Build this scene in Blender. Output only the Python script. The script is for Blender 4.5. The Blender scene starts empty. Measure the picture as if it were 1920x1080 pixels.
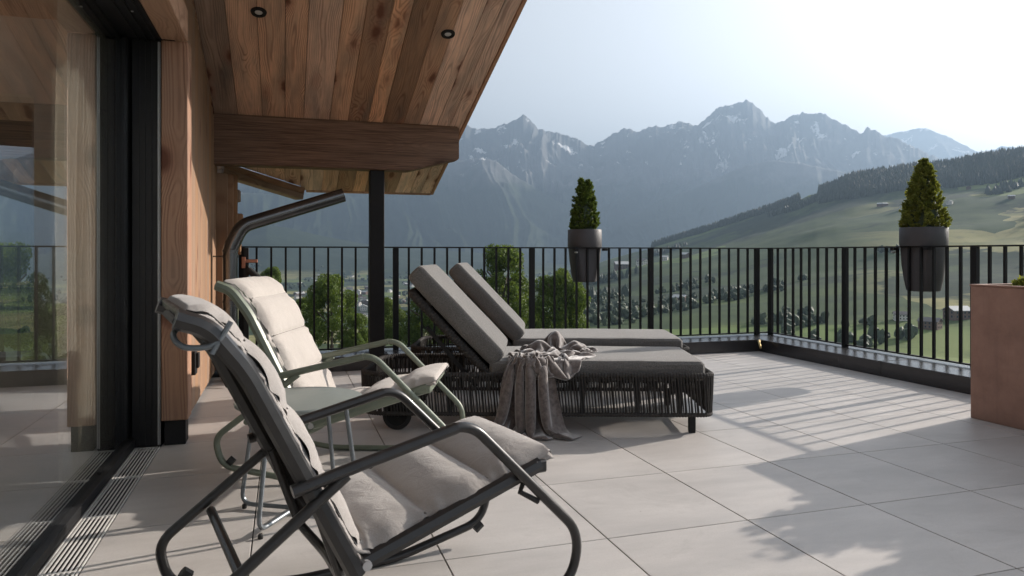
import bpy, bmesh, math, random
import numpy as np
from mathutils import Vector, Matrix, noise as mnoise
R = math.radians
random.seed(7); rng = np.random.default_rng(7)
scene = bpy.context.scene
C = scene.collection

# ------------------------------------------------------------------ camera, sky, sun, exposure
cd = bpy.data.cameras.new('camera'); cam = bpy.data.objects.new('camera', cd); C.objects.link(cam)
cam.location = (0, 0, .98); cam.rotation_euler = (R(90), 0, R(-17.6))
cd.sensor_width = 36; cd.lens = 36*1345/1920; cd.shift_y = -64/1920
cd.clip_start = .05; cd.clip_end = 60000
cd.dof.use_dof = True; cd.dof.focus_distance = 4.6; cd.dof.aperture_fstop = 9
scene.camera = cam
SUN_EL, SUN_AZ = 22.3, 77.0
world = bpy.data.worlds.new('World'); scene.world = world; world.use_nodes = True
wn = world.node_tree; wn.nodes.clear()
sky = wn.nodes.new('ShaderNodeTexSky'); sky.sky_type = 'NISHITA'; sky.sun_disc = False
sky.sun_elevation = R(SUN_EL); sky.sun_rotation = R(SUN_AZ)
sky.air_density = 1.0; sky.dust_density = 5.0; sky.ozone_density = 0.6; sky.altitude = 1000
bg = wn.nodes.new('ShaderNodeBackground'); bg.inputs[1].default_value = .080
wo = wn.nodes.new('ShaderNodeOutputWorld')
hs0 = wn.nodes.new('ShaderNodeHueSaturation'); hs0.inputs['Saturation'].default_value = .22
wn.links.new(sky.outputs[0], hs0.inputs['Color']); wn.links.new(hs0.outputs[0], bg.inputs[0]); wn.links.new(bg.outputs[0], wo.inputs[0])
sl = bpy.data.lights.new('sun', 'SUN'); sun = bpy.data.objects.new('sun', sl); C.objects.link(sun)
sl.energy = 3.1; sl.angle = R(.53); sl.color = (1, .90, .80)
sd = Vector((math.sin(R(SUN_AZ))*math.cos(R(SUN_EL)), math.cos(R(SUN_AZ))*math.cos(R(SUN_EL)), math.sin(R(SUN_EL))))
sun.rotation_euler = sd.to_track_quat('Z', 'Y').to_euler()
scene.view_settings.view_transform = 'Standard'; scene.view_settings.look = 'None'
scene.view_settings.gamma = 1; scene.view_settings.use_curve_mapping = False
scene.view_settings.exposure = 1.74
cy = scene.cycles
cy.use_denoising = True; cy.max_bounces = 8; cy.diffuse_bounces = 3; cy.glossy_bounces = 4
cy.transparent_max_bounces = 12; cy.volume_bounces = 0; cy.caustics_reflective = False; cy.caustics_refractive = False
HAZE_DENSITY = 1.25e-4

# ------------------------------------------------------------------ pixel helpers (measurements of the photograph, 1920 wide)
F, YH, HC, PH = 1345., 476., .98, R(17.6)
def px_az(px): return np.arctan((np.asarray(px, float)-960)/F)+PH
def px_z(px, py, r):                       # height seen at pixel (px,py) at horizontal distance r
    d = np.asarray(r)*np.cos(px_az(px)-PH)
    return HC+(YH-np.asarray(py, float))/F*d

# ------------------------------------------------------------------ node helpers
def mat(name):
    m = bpy.data.materials.new(name); m.use_nodes = True; nt = m.node_tree; nt.nodes.clear()
    out = nt.nodes.new('ShaderNodeOutputMaterial'); b = nt.nodes.new('ShaderNodeBsdfPrincipled')
    nt.links.new(b.outputs[0], out.inputs[0]); return m, nt, b, out
class G:
    def __init__(s, nt): s.nt = nt
    def put(s, sock, v):
        if v is None: return
        if hasattr(v, 'is_output'): s.nt.links.new(v, sock)
        else:
            try: sock.default_value = v
            except Exception: sock.default_value = (*v, 1)
    def n(s, t, **k):
        nd = s.nt.nodes.new('ShaderNode'+t)
        for a, v in k.items(): setattr(nd, a, v)
        return nd
    def m(s, op, a, b=None, c=None, clamp=False):
        nd = s.n('Math', operation=op, use_clamp=clamp); s.put(nd.inputs[0], a); s.put(nd.inputs[1], b); s.put(nd.inputs[2], c); return nd.outputs[0]
    def vm(s, op, a, b=None):
        nd = s.n('VectorMath', operation=op); s.put(nd.inputs[0], a); s.put(nd.inputs[1], b); return nd.outputs[0]
    def sep(s, v):
        nd = s.n('SeparateXYZ'); s.put(nd.inputs[0], v); return nd.outputs
    def comb(s, x, y, z):
        nd = s.n('CombineXYZ'); s.put(nd.inputs[0], x); s.put(nd.inputs[1], y); s.put(nd.inputs[2], z); return nd.outputs[0]
    def noise(s, v, scale, detail=3, rough=.5, dist=0):
        nd = s.n('TexNoise'); s.put(nd.inputs['Vector'], v); nd.inputs['Scale'].default_value = scale
        nd.inputs['Detail'].default_value = detail; nd.inputs['Roughness'].default_value = rough; nd.inputs['Distortion'].default_value = dist
        return nd.outputs[0]
    def voro(s, v, scale, feat='F1', out=0):
        nd = s.n('TexVoronoi', feature=feat); s.put(nd.inputs['Vector'], v); nd.inputs['Scale'].default_value = scale; return nd.outputs[out]
    def mix(s, f, a, b, mode='MIX'):
        nd = s.n('Mix', data_type='RGBA', blend_type=mode); s.put(nd.inputs[0], f); s.put(nd.inputs[6], a); s.put(nd.inputs[7], b); return nd.outputs[2]
    def ramp(s, f, lo, hi):
        nd = s.n('MapRange'); s.put(nd.inputs[0], f); nd.inputs[1].default_value = lo; nd.inputs[2].default_value = hi; return nd.outputs[0]
    def bump(s, h, strength, dist):
        nd = s.n('Bump'); s.put(nd.inputs['Height'], h); nd.inputs['Strength'].default_value = strength; nd.inputs['Distance'].default_value = dist; return nd.outputs[0]
    def coord(s, w='Object'): return s.n('TexCoord').outputs[w]
    def rnd(s): return s.n('ObjectInfo').outputs['Random']
    def pos(s): return s.n('NewGeometry').outputs['Position']
def c4(c): return (*c, 1)

def wood(name, light, dark, knot, rough=.7, ring=.015, var=.35, gray=.3, length='X', bumpy=.5, pith=.05, offs=.035, thick=False, knots=.42, wc=.6, fw=.8, fsc=170, kz=1.0):
    m, nt, b, o = mat(name); g = G(nt)
    x, y, z = g.sep(g.coord())
    if length == 'Z': x, y, z = z, y, x
    if length == 'Y': x, y, z = y, x, z
    r = g.rnd(); r1 = g.m('MULTIPLY', r, 37.0)
    P = g.comb(g.m('ADD', x, r1), y, z)
    n1 = g.noise(g.comb(g.m('ADD', g.m('MULTIPLY', x, .9), r1), 3.1, 0), 1.2, 2)
    n2 = g.noise(g.comb(g.m('ADD', g.m('MULTIPLY', x, .8), r1), 9.7, 4), 1.0, 2)
    ky = g.m('ADD', y, g.m('MULTIPLY', r, 3.0))
    kv = g.comb(g.m('MULTIPLY', g.m('ADD', x, r1), 2.3), g.m('MULTIPLY', ky, 7.0), g.m('MULTIPLY', z, 3.0))
    kv = g.vm('ADD', kv, g.comb(0, g.m('MULTIPLY', g.noise(P, 14, 2), .25), 0))
    kd = g.voro(kv, 1.0)
    kf = g.m('SUBTRACT', 1, g.ramp(kd, .04, .45))
    ypr = g.m('ADD', y, g.m('MULTIPLY', g.m('SUBTRACT', n1, .5), pith*3))
    zpr = g.m('ADD', offs, g.m('MULTIPLY', g.m('SUBTRACT', n2, .45), .09))
    if thick: zpr = g.m('ADD', z, g.m('MULTIPLY', g.m('SUBTRACT', n2, .5), .12)); ypr = g.m('ADD', y, offs)
    rad = g.m('SQRT', g.m('ADD', g.m('MULTIPLY', ypr, ypr), g.m('MULTIPLY', zpr, zpr)))
    rad = g.m('ADD', rad, g.m('MULTIPLY', kf, .035))
    rad = g.m('ADD', rad, g.m('MULTIPLY', g.noise(g.comb(g.m('MULTIPLY', g.m('ADD', x, r1), 3), g.m('MULTIPLY', y, 30), z), 1.0, 3), .008))
    w = g.m('SINE', g.m('MULTIPLY', rad, 6.2832/ring))
    w = g.m('POWER', g.m('MULTIPLY_ADD', w, .5, .5), 2.2)
    w = g.m('MULTIPLY', w, g.ramp(g.noise(g.comb(g.m('MULTIPLY', g.m('ADD', x, r1), 1.3), g.m('MULTIPLY', y, 14), g.m('MULTIPLY', z, 14)), 1.0, 3), .30, .62))
    fine = g.noise(g.comb(g.m('MULTIPLY', g.m('ADD', x, r1), fsc/34), g.m('MULTIPLY', y, fsc), g.m('MULTIPLY', z, fsc)), 1.0, 3, .6)
    col = g.mix(g.m('MULTIPLY', w, wc), c4(light), c4(dark))
    col = g.mix(g.m('MULTIPLY', g.m('SUBTRACT', fine, .35), fw, clamp=True), col, c4(dark))
    big = g.noise(g.comb(g.m('MULTIPLY', g.m('ADD', x, r1), .7), g.m('MULTIPLY', y, 5), z), 1.6, 4, .6)
    col = g.mix(g.m('MULTIPLY', g.ramp(big, .42, .72), gray), col, c4((.19, .16, .135)))
    # per board tone
    tone = g.m('ADD', 1-var/2, g.m('MULTIPLY', g.m('FRACT', g.m('MULTIPLY', r, 91.7)), var))
    hs = g.n('HueSaturation'); g.put(hs.inputs['Color'], col); g.put(hs.inputs['Value'], tone)
    g.put(hs.inputs['Saturation'], g.m('ADD', .85, g.m('MULTIPLY', g.m('FRACT', g.m('MULTIPLY', r, 53.1)), .4)))
    col = hs.outputs[0]
    ks = g.m('SUBTRACT', 1, g.ramp(kd, .09*kz, .17*kz)); kr = g.m('FRACT', g.m('MULTIPLY', g.voro(kv, 1.0, out=1), 1.0))
    sel = g.ramp(kr, knots, knots+.04)
    col = g.mix(g.m('MULTIPLY', g.m('MULTIPLY', ks, sel), .92), col, c4(knot))
    halo = g.m('SUBTRACT', 1, g.ramp(kd, .12*kz, .32*kz))
    col = g.mix(g.m('MULTIPLY', g.m('MULTIPLY', halo, sel), .4), col, c4((dark[0]*1.1, dark[1]*.8, dark[2]*.7)))
    nt.links.new(col, b.inputs['Base Color']); b.inputs['Roughness'].default_value = rough
    b.inputs['Specular IOR Level'].default_value = .3
    h = g.m('ADD', g.m('MULTIPLY', w, -.5), fine)
    nt.links.new(g.bump(h, bumpy, .002), b.inputs['Normal'])
    return m

def simple(name, col, rough=.5, metal=0, spec=.5, var=0, scale=8, bump=0, bscale=300, bdist=.001, sheen=0, coat=0):
    m, nt, b, o = mat(name); g = G(nt)
    b.inputs['Roughness'].default_value = rough; b.inputs['Metallic'].default_value = metal; b.inputs['Specular IOR Level'].default_value = spec
    cc = g.coord()
    if var:
        f = g.noise(cc, scale, 5, .6)
        c = g.mix(g.ramp(f, .3, .7), c4([v*(1-var) for v in col]), c4([min(1, v*(1+var)) for v in col]))
        nt.links.new(c, b.inputs['Base Color'])
        nt.links.new(g.m('MULTIPLY_ADD', f, .25, max(0, rough-.12)), b.inputs['Roughness'])
    else: b.inputs['Base Color'].default_value = c4(col)
    if bump: nt.links.new(g.bump(g.noise(cc, bscale, 3, .6), bump, bdist), b.inputs['Normal'])
    b.inputs['Sheen Weight'].default_value = sheen; b.inputs['Coat Weight'].default_value = coat
    return m

def fabric(name, c1, c2, scale=500, bump=.5, sheen=.3, crumple=.0, rough=.9):
    m, nt, b, o = mat(name); g = G(nt); cc = g.coord()
    n1 = g.noise(cc, scale, 2, .7); n2 = g.noise(cc, 6, 4, .6)
    c = g.mix(g.ramp(n1, .35, .65), c4(c1), c4(c2))
    c = g.mix(g.m('MULTIPLY', g.ramp(n2, .35, .75), .25), c, c4([v*.75 for v in c1]))
    nt.links.new(c, b.inputs['Base Color']); b.inputs['Roughness'].default_value = rough; b.inputs['Specular IOR Level'].default_value = .2
    b.inputs['Sheen Weight'].default_value = sheen
    h = g.m('ADD', g.m('MULTIPLY', n1, .0012), g.m('MULTIPLY', g.noise(cc, 22, 4, .55, .8), crumple))
    nt.links.new(g.bump(h, bump, 1), b.inputs['Normal'])
    return m

M = {}
M['board'] = wood('soffit_boards', (.68, .46, .33), (.27, .145, .10), (.022, .011, .008), ring=.0105, var=.95, gray=.8, wc=.85, knots=.28, kz=1.35)
M['beam'] = wood('beam_timber', (.25, .150, .100), (.055, .031, .021), (.012, .007, .006), ring=.016, var=.1, gray=.2, bumpy=1.0, wc=.35, fw=2.4, fsc=105, thick=True, offs=.06, knots=.75)
M['plank'] = wood('wall_planks', (.34, .22, .145), (.20, .11, .068), (.05, .025, .018), ring=.017, var=.25, gray=.2, length='Z')
M['postwood'] = wood('door_post_timber', (.43, .24, .15), (.18, .082, .050), (.03, .014, .010), ring=.010, var=.1, gray=.4, length='Z', thick=True, offs=.03, knots=.12, wc=.85, kz=1.15)
M['lintel'] = wood('lintel_timber', (.48, .29, .19), (.24, .12, .075), (.03, .014, .010), ring=.012, var=.1, gray=.15, length='Y')
M['black'] = simple('black_steel', (.010, .010, .011), .6, 0, .25, .25, 30)
M['frame'] = simple('anthracite_frame', (.010, .010, .011), .55, 0, .3)
M['pipe'] = simple('dark_zinc_pipe', (.16, .165, .17), .25, .9)
M['kerbmetal'] = simple('kerb_sheet_metal', (.050, .048, .050), .27, .5, .8)
M['alu'] = simple('aluminium', (.45, .45, .45), .4, .2)
M['steel'] = simple('grate_steel', (.58, .57, .55), .45, .0, .5, .15, 40)
M['dark'] = simple('dark_void', (.01, .01, .01), .9)
M['char'] = simple('charcoal_paint', (.022, .0215, .022), .34, .2, .5, .15, 30, coat=.15)
M['sage'] = simple('sage_green_paint', (.17, .195, .15), .42, .1, .5, .08, 30)
M['tabletop'] = simple('sage_grey_paint', (.24, .265, .25), .42, .1, .5, .05, 30)
M['silver'] = simple('blue_grey_tube', (.15, .17, .185), .33, .5, .5, .08, 30)
M['rubber'] = simple('black_rubber', (.015, .015, .015), .7)
M['sling'] = simple('dark_sling_mesh', (.022, .021, .021), .8, 0, .3, .2, 60, bump=.5, bscale=500)
M['slingg'] = simple('sage_sling_mesh', (.20, .23, .17), .75, 0, .3, .1, 60, bump=.5, bscale=500)
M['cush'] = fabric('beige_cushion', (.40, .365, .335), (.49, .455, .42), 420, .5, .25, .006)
M['cush_shade'] = fabric('shaded_beige_cushion', (.30, .278, .262), (.37, .348, .33), 420, .5, .25, .007)  # beige cushion fabric with its shade put into a darker base colour
M['thread'] = simple('seam_thread', (.16, .145, .13), .9)
M['grey'] = fabric('heather_grey_fabric', (.082, .079, .075), (.205, .198, .19), 240, .8, .25, .002)
M['rope'] = simple('charcoal_rope', (.042, .039, .037), .8, 0, .3, .35, 60, bump=.8, bscale=900, bdist=.001)
M['blanket'] = fabric('taupe_velvet_blanket', (.085, .068, .062), (.18, .150, .137), 45, .6, 1.0, .004, .7)
M['pot'] = simple('anthracite_pot', (.055, .053, .057), .55, 0, .4, .12, 12, bump=.15, bscale=120)
def planter_mat():
    m, nt, b, o = mat('rust_brown_planter'); g = G(nt); P = g.coord()
    n1 = g.noise(P, 5, 6, .65); n2 = g.noise(g.vm('MULTIPLY', P, (9, 9, .8)), 2.2, 5, .6); n3 = g.noise(P, 240, 3, .7)
    c = g.mix(g.ramp(n1, .32, .7), c4((.27, .160, .125)), c4((.40, .245, .19)))
    c = g.mix(g.m('MULTIPLY', g.ramp(n2, .52, .75), .40), c, c4((.20, .125, .105)))
    c = g.mix(g.m('MULTIPLY', g.ramp(n3, .55, .8), .30), c, c4((.45, .33, .28)))
    z = g.sep(P)[2]; c = g.mix(g.m('MULTIPLY', g.m('MULTIPLY', g.m('SUBTRACT', 1, g.ramp(z, .0, .10)), n1), .7), c, c4((.16, .11, .09)))
    nt.links.new(c, b.inputs['Base Color']); b.inputs['Roughness'].default_value = .72
    nt.links.new(g.bump(g.m('ADD', n3, g.m('MULTIPLY', n1, 2)), .35, .002), b.inputs['Normal']); return m
M['planter'] = planter_mat()
M['soil'] = simple('potting_soil', (.03, .02, .014), .95, bump=1, bscale=80, bdist=.01)
M['brass'] = simple('brass', (.5, .36, .16), .3, 1)
M['copper'] = simple('copper', (.45, .2, .13), .4, .9)
M['lens'] = simple('lamp_lens', (.55, .55, .55), .25)
M['room'] = simple('room_wall', (.78, .76, .72), .9, var=.03)
M['roomfloor'] = simple('room_floor', (.52, .47, .42), .5, var=.1)
M['joint'] = simple('tile_joint', (.03, .028, .026), .9)
M['curtain'] = None

def tile_mat():
    m, nt, b, o = mat('porcelain_tile'); g = G(nt); P = g.pos(); r = g.rnd()
    Q = g.vm('ADD', P, g.comb(g.m('MULTIPLY', r, 9), 0, g.m('MULTIPLY', r, 5)))
    n1 = g.noise(g.vm('MULTIPLY', Q, (1, 3.2, 1)), 1.7, 6, .62); n2 = g.noise(Q, 160, 3, .7); n3 = g.noise(P, .55, 3, .5)
    c = g.mix(g.ramp(n1, .3, .72), c4((.385, .366, .350)), c4((.53, .505, .483)))
    c = g.mix(g.m('MULTIPLY', g.ramp(n2, .45, .8), .35), c, c4((.34, .315, .29)))
    c = g.mix(g.m('MULTIPLY', g.ramp(n3, .45, .7), .18), c, c4((.39, .36, .33)))
    st = g.noise(g.vm('ADD', P, (3, 8, 0)), 2.6, 8, .72, 1.2); c = g.mix(g.m('MULTIPLY', g.ramp(st, .56, .66), .22), c, c4((.27, .25, .235)))
    sp_ = g.voro(P, 7.0); c = g.mix(g.m('MULTIPLY', g.m('SUBTRACT', 1, g.ramp(sp_, .016, .026)), .6), c, c4((.12, .10, .085)))
    hs = g.n('HueSaturation'); g.put(hs.inputs['Color'], c); g.put(hs.inputs['Value'], g.m('ADD', .94, g.m('MULTIPLY', r, .12)))
    nt.links.new(hs.outputs[0], b.inputs['Base Color'])
    nt.links.new(g.m('MULTIPLY_ADD', n1, .22, .38), b.inputs['Roughness']); b.inputs['Specular IOR Level'].default_value = .45
    nt.links.new(g.bump(g.m('ADD', n2, g.m('MULTIPLY', n1, .6)), .16, .002), b.inputs['Normal'])
    return m
M['tile'] = tile_mat()

def glass_mat():
    m, nt, b, o = mat('coated_glass'); nt.nodes.remove(b); g = G(nt)
    t = g.n('BsdfTransparent'); t.inputs[0].default_value = (.945, .95, .945, 1)
    gl = g.n('BsdfGlossy'); gl.inputs['Roughness'].default_value = 0; gl.inputs[0].default_value = (.93, .97, 1, 1)
    geo = g.n('NewGeometry'); dn = g.n('VectorMath', operation='DOT_PRODUCT'); g.put(dn.inputs[0], geo.outputs['Incoming']); g.put(dn.inputs[1], geo.outputs['Normal'])
    sch = g.m('MULTIPLY_ADD', g.m('POWER', g.m('SUBTRACT', 1, g.m('ABSOLUTE', dn.outputs['Value'])), 5), .96, .04)
    f = g.m('MULTIPLY', sch, 1.9, clamp=True); f = g.m('MINIMUM', f, .85)
    mx = g.n('MixShader'); g.put(mx.inputs[0], f); nt.links.new(t.outputs[0], mx.inputs[1]); nt.links.new(gl.outputs[0], mx.inputs[2])
    nt.links.new(mx.outputs[0], o.inputs[0]); return m
M['glass'] = glass_mat()
def curtain_mat():
    m, nt, b, o = mat('cream_curtain'); nt.nodes.remove(b); g = G(nt)
    d = g.n('BsdfDiffuse'); d.inputs[0].default_value = (.80, .76, .66, 1)
    t = g.n('BsdfTranslucent'); t.inputs[0].default_value = (.75, .70, .60, 1)
    mx = g.n('MixShader'); mx.inputs[0].default_value = .4
    nt.links.new(d.outputs[0], mx.inputs[1]); nt.links.new(t.outputs[0], mx.inputs[2]); nt.links.new(mx.outputs[0], o.inputs[0]); return m
M['curtain'] = curtain_mat()

def leaf_mat(name, a, b_, trans=.35, scale=3, rough=.55):
    m, nt, b, o = mat(name); g = G(nt)
    geo = g.n('NewGeometry'); rp = geo.outputs['Random Per Island']
    n = g.noise(g.coord(), scale, 3)
    c = g.mix(g.m('ADD', g.m('MULTIPLY', rp, .55), g.m('MULTIPLY', g.ramp(n, .35, .65), .45)), c4(a), c4(b_))
    nt.links.new(c, b.inputs['Base Color']); b.inputs['Roughness'].default_value = rough; b.inputs['Specular IOR Level'].default_value = .25
    t = g.n('BsdfTranslucent'); g.put(t.inputs[0], g.mix(1.0, c, c4((1.0, 1.0, .45)), 'MULTIPLY'))
    mx = g.n('MixShader'); mx.inputs[0].default_value = trans
    nt.links.new(b.outputs[0], mx.inputs[1]); nt.links.new(t.outputs[0], mx.inputs[2]); nt.links.new(mx.outputs[0], o.inputs[0]); return m
M['needle'] = leaf_mat('spruce_needles', (.05, .085, .024), (.17, .23, .06), .4, 14)
M['needle2'] = leaf_mat('spruce_needles_warm', (.075, .105, .025), (.33, .34, .09), .45, 12)
M['leaf'] = leaf_mat('broad_leaves', (.06, .10, .026), (.18, .245, .065), .45, .5)
M['leaf2'] = leaf_mat('shrub_leaves', (.05, .09, .03), (.13, .17, .06), .3, 2)
M['conifer'] = leaf_mat('far_conifers', (.022, .038, .022), (.040, .060, .032), .1, .01)
M['wood_far'] = leaf_mat('far_woodland', (.034, .052, .024), (.062, .085, .036), .15, .01)
M['bark'] = simple('bark', (.09, .07, .055), .9, var=.3, scale=10, bump=.8, bscale=20, bdist=.03)
M['plaster'] = simple('house_plaster', (.62, .60, .56), .9, var=.05, scale=.5)
M['housewood'] = simple('house_timber', (.13, .08, .055), .9, var=.2, scale=1)
M['rooft'] = simple('roof_tiles', (.12, .105, .10), .7, var=.2, scale=1)
M['roofm'] = simple('roof_metal', (.45, .45, .44), .5, 0, .5, .1, 1)
M['winglass'] = simple('window_glass', (.03, .035, .04), .1)

# ------------------------------------------------------------------ mesh helpers
class MB:
    def __init__(s): s.v = []; s.f = []; s.sm = []
    def add(s, vs, fs, smooth=False):
        k = len(s.v); s.v += [tuple(v) for v in vs]; s.f += [tuple(i+k for i in f) for f in fs]; s.sm += [smooth]*len(fs); return s
    def box(s, x0, x1, y0, y1, z0, z1, bev=0):
        if bev <= 0:
            v = [(x, y, z) for z in (z0, z1) for y in (y0, y1) for x in (x0, x1)]
            return s.add(v, [(0, 2, 3, 1), (4, 5, 7, 6), (0, 1, 5, 4), (2, 6, 7, 3), (0, 4, 6, 2), (1, 3, 7, 5)])
        bm = bmesh.new(); bmesh.ops.create_cube(bm, size=1)
        for v in bm.verts: v.co = Vector(((x0+x1)/2+v.co.x*(x1-x0), (y0+y1)/2+v.co.y*(y1-y0), (z0+z1)/2+v.co.z*(z1-z0)))
        bmesh.ops.bevel(bm, geom=bm.edges[:], offset=bev, segments=1, affect='EDGES'); return s.bm(bm)
    def bm(s, bm, smooth=False):
        bm.verts.index_update(); s.add([v.co for v in bm.verts], [[v.index for v in f.verts] for f in bm.faces], smooth); bm.free(); return s
    def tube(s, pts, r, n=10, closed=False, flat=1.0, cap=True, up=None, rfun=None):
        P = [Vector(p) for p in pts]; N = len(P); rings = []
        T0 = None; U = Vector(up) if up else None
        for i in range(N):
            a = P[i-1] if (closed or i > 0) else P[i]; b = P[(i+1) % N] if (closed or i < N-1) else P[i]
            t = (b-a).normalized()
            if T0 is None:
                ref = U if U else (Vector((0, 0, 1)) if abs(t.z) < .9 else Vector((1, 0, 0)))
                side = t.cross(ref).normalized(); nor = side.cross(t).normalized()
            else:
                if U: side = t.cross(U).normalized(); nor = side.cross(t).normalized()
                else:
                    q = T0.rotation_difference(t); nor = q @ nor; side = t.cross(nor).normalized(); nor = side.cross(t).normalized()
            T0 = t; rr = r if rfun is None else rfun(i/(N-1), i)
            rings.append([P[i]+(side*math.cos(2*math.pi*k/n)*rr+nor*math.sin(2*math.pi*k/n)*rr*flat) for k in range(n)])
        vs = [v for rg in rings for v in rg]; fs = []
        for i in range(N if closed else N-1):
            j = (i+1) % N
            for k in range(n): fs.append((i*n+k, i*n+(k+1) % n, j*n+(k+1) % n, j*n+k))
        if cap and not closed: fs += [tuple(range(n-1, -1, -1)), tuple((N-1)*n+k for k in range(n))]
        return s.add(vs, fs, True)
    def lathe(s, prof, n=32, cx=0, cy=0, smooth=True):
        vs = [(cx+r*math.cos(2*math.pi*k/n), cy+r*math.sin(2*math.pi*k/n), z) for r, z in prof for k in range(n)]
        fs = [(i*n+k, i*n+(k+1) % n, (i+1)*n+(k+1) % n, (i+1)*n+k) for i in range(len(prof)-1) for k in range(n)]
        if prof[0][0] > 0: fs.append(tuple(range(n-1, -1, -1)))
        if prof[-1][0] > 0: fs.append(tuple((len(prof)-1)*n+k for k in range(n)))
        return s.add(vs, fs, smooth)
    def mesh(s, name, m, auto=35):
        me = bpy.data.meshes.new(name); me.from_pydata(s.v, [], s.f)
        me.polygons.foreach_set('use_smooth', s.sm); me.materials.append(m); me.update()
        if any(s.sm):
            try: me.set_sharp_from_angle(angle=R(auto))
            except Exception: pass
        return me
def arr_mesh(name, V, Fq, m, smooth=True):
    me = bpy.data.meshes.new(name); V = np.asarray(V, np.float32); Fq = np.asarray(Fq, np.int32); k = Fq.shape[1]
    me.vertices.add(len(V)); me.vertices.foreach_set('co', V.ravel())
    me.loops.add(Fq.size); me.loops.foreach_set('vertex_index', Fq.ravel())
    me.polygons.add(len(Fq)); me.polygons.foreach_set('loop_start', np.arange(0, Fq.size, k, dtype=np.int32))
    me.polygons.foreach_set('use_smooth', np.full(len(Fq), smooth)); me.materials.append(m); me.update(calc_edges=True); me.validate(); return me
def link(name, me, parent=None, loc=(0, 0, 0), rot=(0, 0, 0)):
    o = bpy.data.objects.new(name, me); C.objects.link(o); o.location = loc; o.rotation_euler = rot
    if parent: o.parent = parent
    return o
def obj(name, mb, m, parent=None, loc=(0, 0, 0), rot=(0, 0, 0)): return link(name, mb.mesh(name, m), parent, loc, rot)
def tag(o, label=None, cat=None, group=None, kind=None):
    if label: o['label'] = label
    if cat: o['category'] = cat
    if group: o['group'] = group
    if kind: o['kind'] = kind
    return o
def thing(name, label, cat, loc=(0, 0, 0), rz=0, group=None):
    o = bpy.data.objects.new(name, None); C.objects.link(o); o.empty_display_size = .1
    o.location = loc; o.rotation_euler = (0, 0, rz); return tag(o, label, cat, group)
def fillet(pts, rad, n=6):
    P = [Vector(p) for p in pts]; out = [P[0]]
    if not isinstance(rad, (list, tuple)): rad = [rad]*(len(P)-2)
    for i in range(1, len(P)-1):
        a, b, c_ = P[i-1], P[i], P[i+1]; da = (a-b); dc = (c_-b)
        ang = da.angle(dc); t = min(rad[i-1]/math.tan(ang/2), da.length*.49, dc.length*.49)
        p0 = b+da.normalized()*t; p1 = b+dc.normalized()*t
        for k in range(n+1):
            u = k/n; out.append((p0*(1-u)**2+b*2*u*(1-u)+p1*u*u))
    out.append(P[-1]); return out
def catmull(pts, n=6):
    P = [Vector(p) for p in pts]; P = [P[0]*2-P[1]]+P+[P[-1]*2-P[-2]]; out = []
    for i in range(1, len(P)-2):
        for k in range(n):
            t = k/n; a, b, c_, d = P[i-1:i+3]
            out.append(.5*((2*b)+(c_-a)*t+(2*a-5*b+4*c_-d)*t*t+(3*b-a-3*c_+d)*t**3))
    out.append(P[-2]); return out

# ------------------------------------------------------------------ numpy noise
def vnoise(x, y, seed=0):
    x = np.asarray(x, float); y = np.asarray(y, float); xi = np.floor(x).astype(np.int64); yi = np.floor(y).astype(np.int64)
    fx = x-xi; fy = y-yi; fx = fx*fx*(3-2*fx); fy = fy*fy*(3-2*fy)
    def h(i, j):
        n = (i*374761393+j*668265263+seed*144269504088) & 0xffffffff
        n = ((n ^ (n >> 13))*1274126177) & 0xffffffff
        return ((n ^ (n >> 16)) & 0xffff)/65535.0
    return (h(xi, yi)*(1-fx)+h(xi+1, yi)*fx)*(1-fy)+(h(xi, yi+1)*(1-fx)+h(xi+1, yi+1)*fx)*fy
def fbm(x, y, o=5, seed=0, ridged=False):
    s = 0; a = 1; t = 0
    for k in range(o):
        n = vnoise(x*2**k, y*2**k, seed+k)
        if ridged: n = 1-np.abs(2*n-1)
        s = s+n*a; t += a; a *= .5
    return s/t

# ------------------------------------------------------------------ terrain
def crest(pts):
    px = np.array([p[0] for p in pts], float); a = px_az(px); return a, np.array([p[1] for p in pts], float), px
def crest_z(pts, az, r):       # r: scalar distance or function
    a, py, px = crest(pts)
    pyi = np.interp(az, a, py); d = r*np.cos(az-PH); return HC+(YH-pyi)/F*d
def crest_smooth(pts, az, r, w):
    k = np.linspace(-1, 1, 9); g_ = np.exp(-(k*1.6)**2); g_ = g_/g_.sum()
    return sum(gw*crest_z(pts, np.minimum(az+q*w, 1.25), r) for q, gw in zip(k, g_))
def sstep(a): a = np.clip(a, 0, 1); return a*a*(3-2*a)
HB_R = np.array([0, 25, 45, 90, 250, 470, 800, 1300, 2000, 3000, 6500, 30000.])
HB_Z = np.array([-5, -5.5, -7.5, -12, -31, -61, -95, -128, -134, -132, -128, -128.])
HILL = [(900, 545), (960, 540), (1020, 528), (1080, 508), (1135, 488), (1215, 466), (1250, 455), (1320, 434), (1370, 418), (1420, 402), (1480, 382), (1530, 360), (1560, 352), (1600, 334), (1700, 320), (1780, 313), (1850, 298), (1920, 291), (2060, 270), (2400, 240), (3200, 250)]
HILL_R = [(900, 2900), (1135, 2500), (1320, 2400), (1530, 2100), (1920, 1900), (3200, 1700)]
FOOT = [(-900, 420), (-200, 425), (200, 440), (440, 437), (500, 421), (540, 426), (600, 441), (680, 456), (760, 464), (900, 474), (1000, 488), (1150, 512)]
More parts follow.
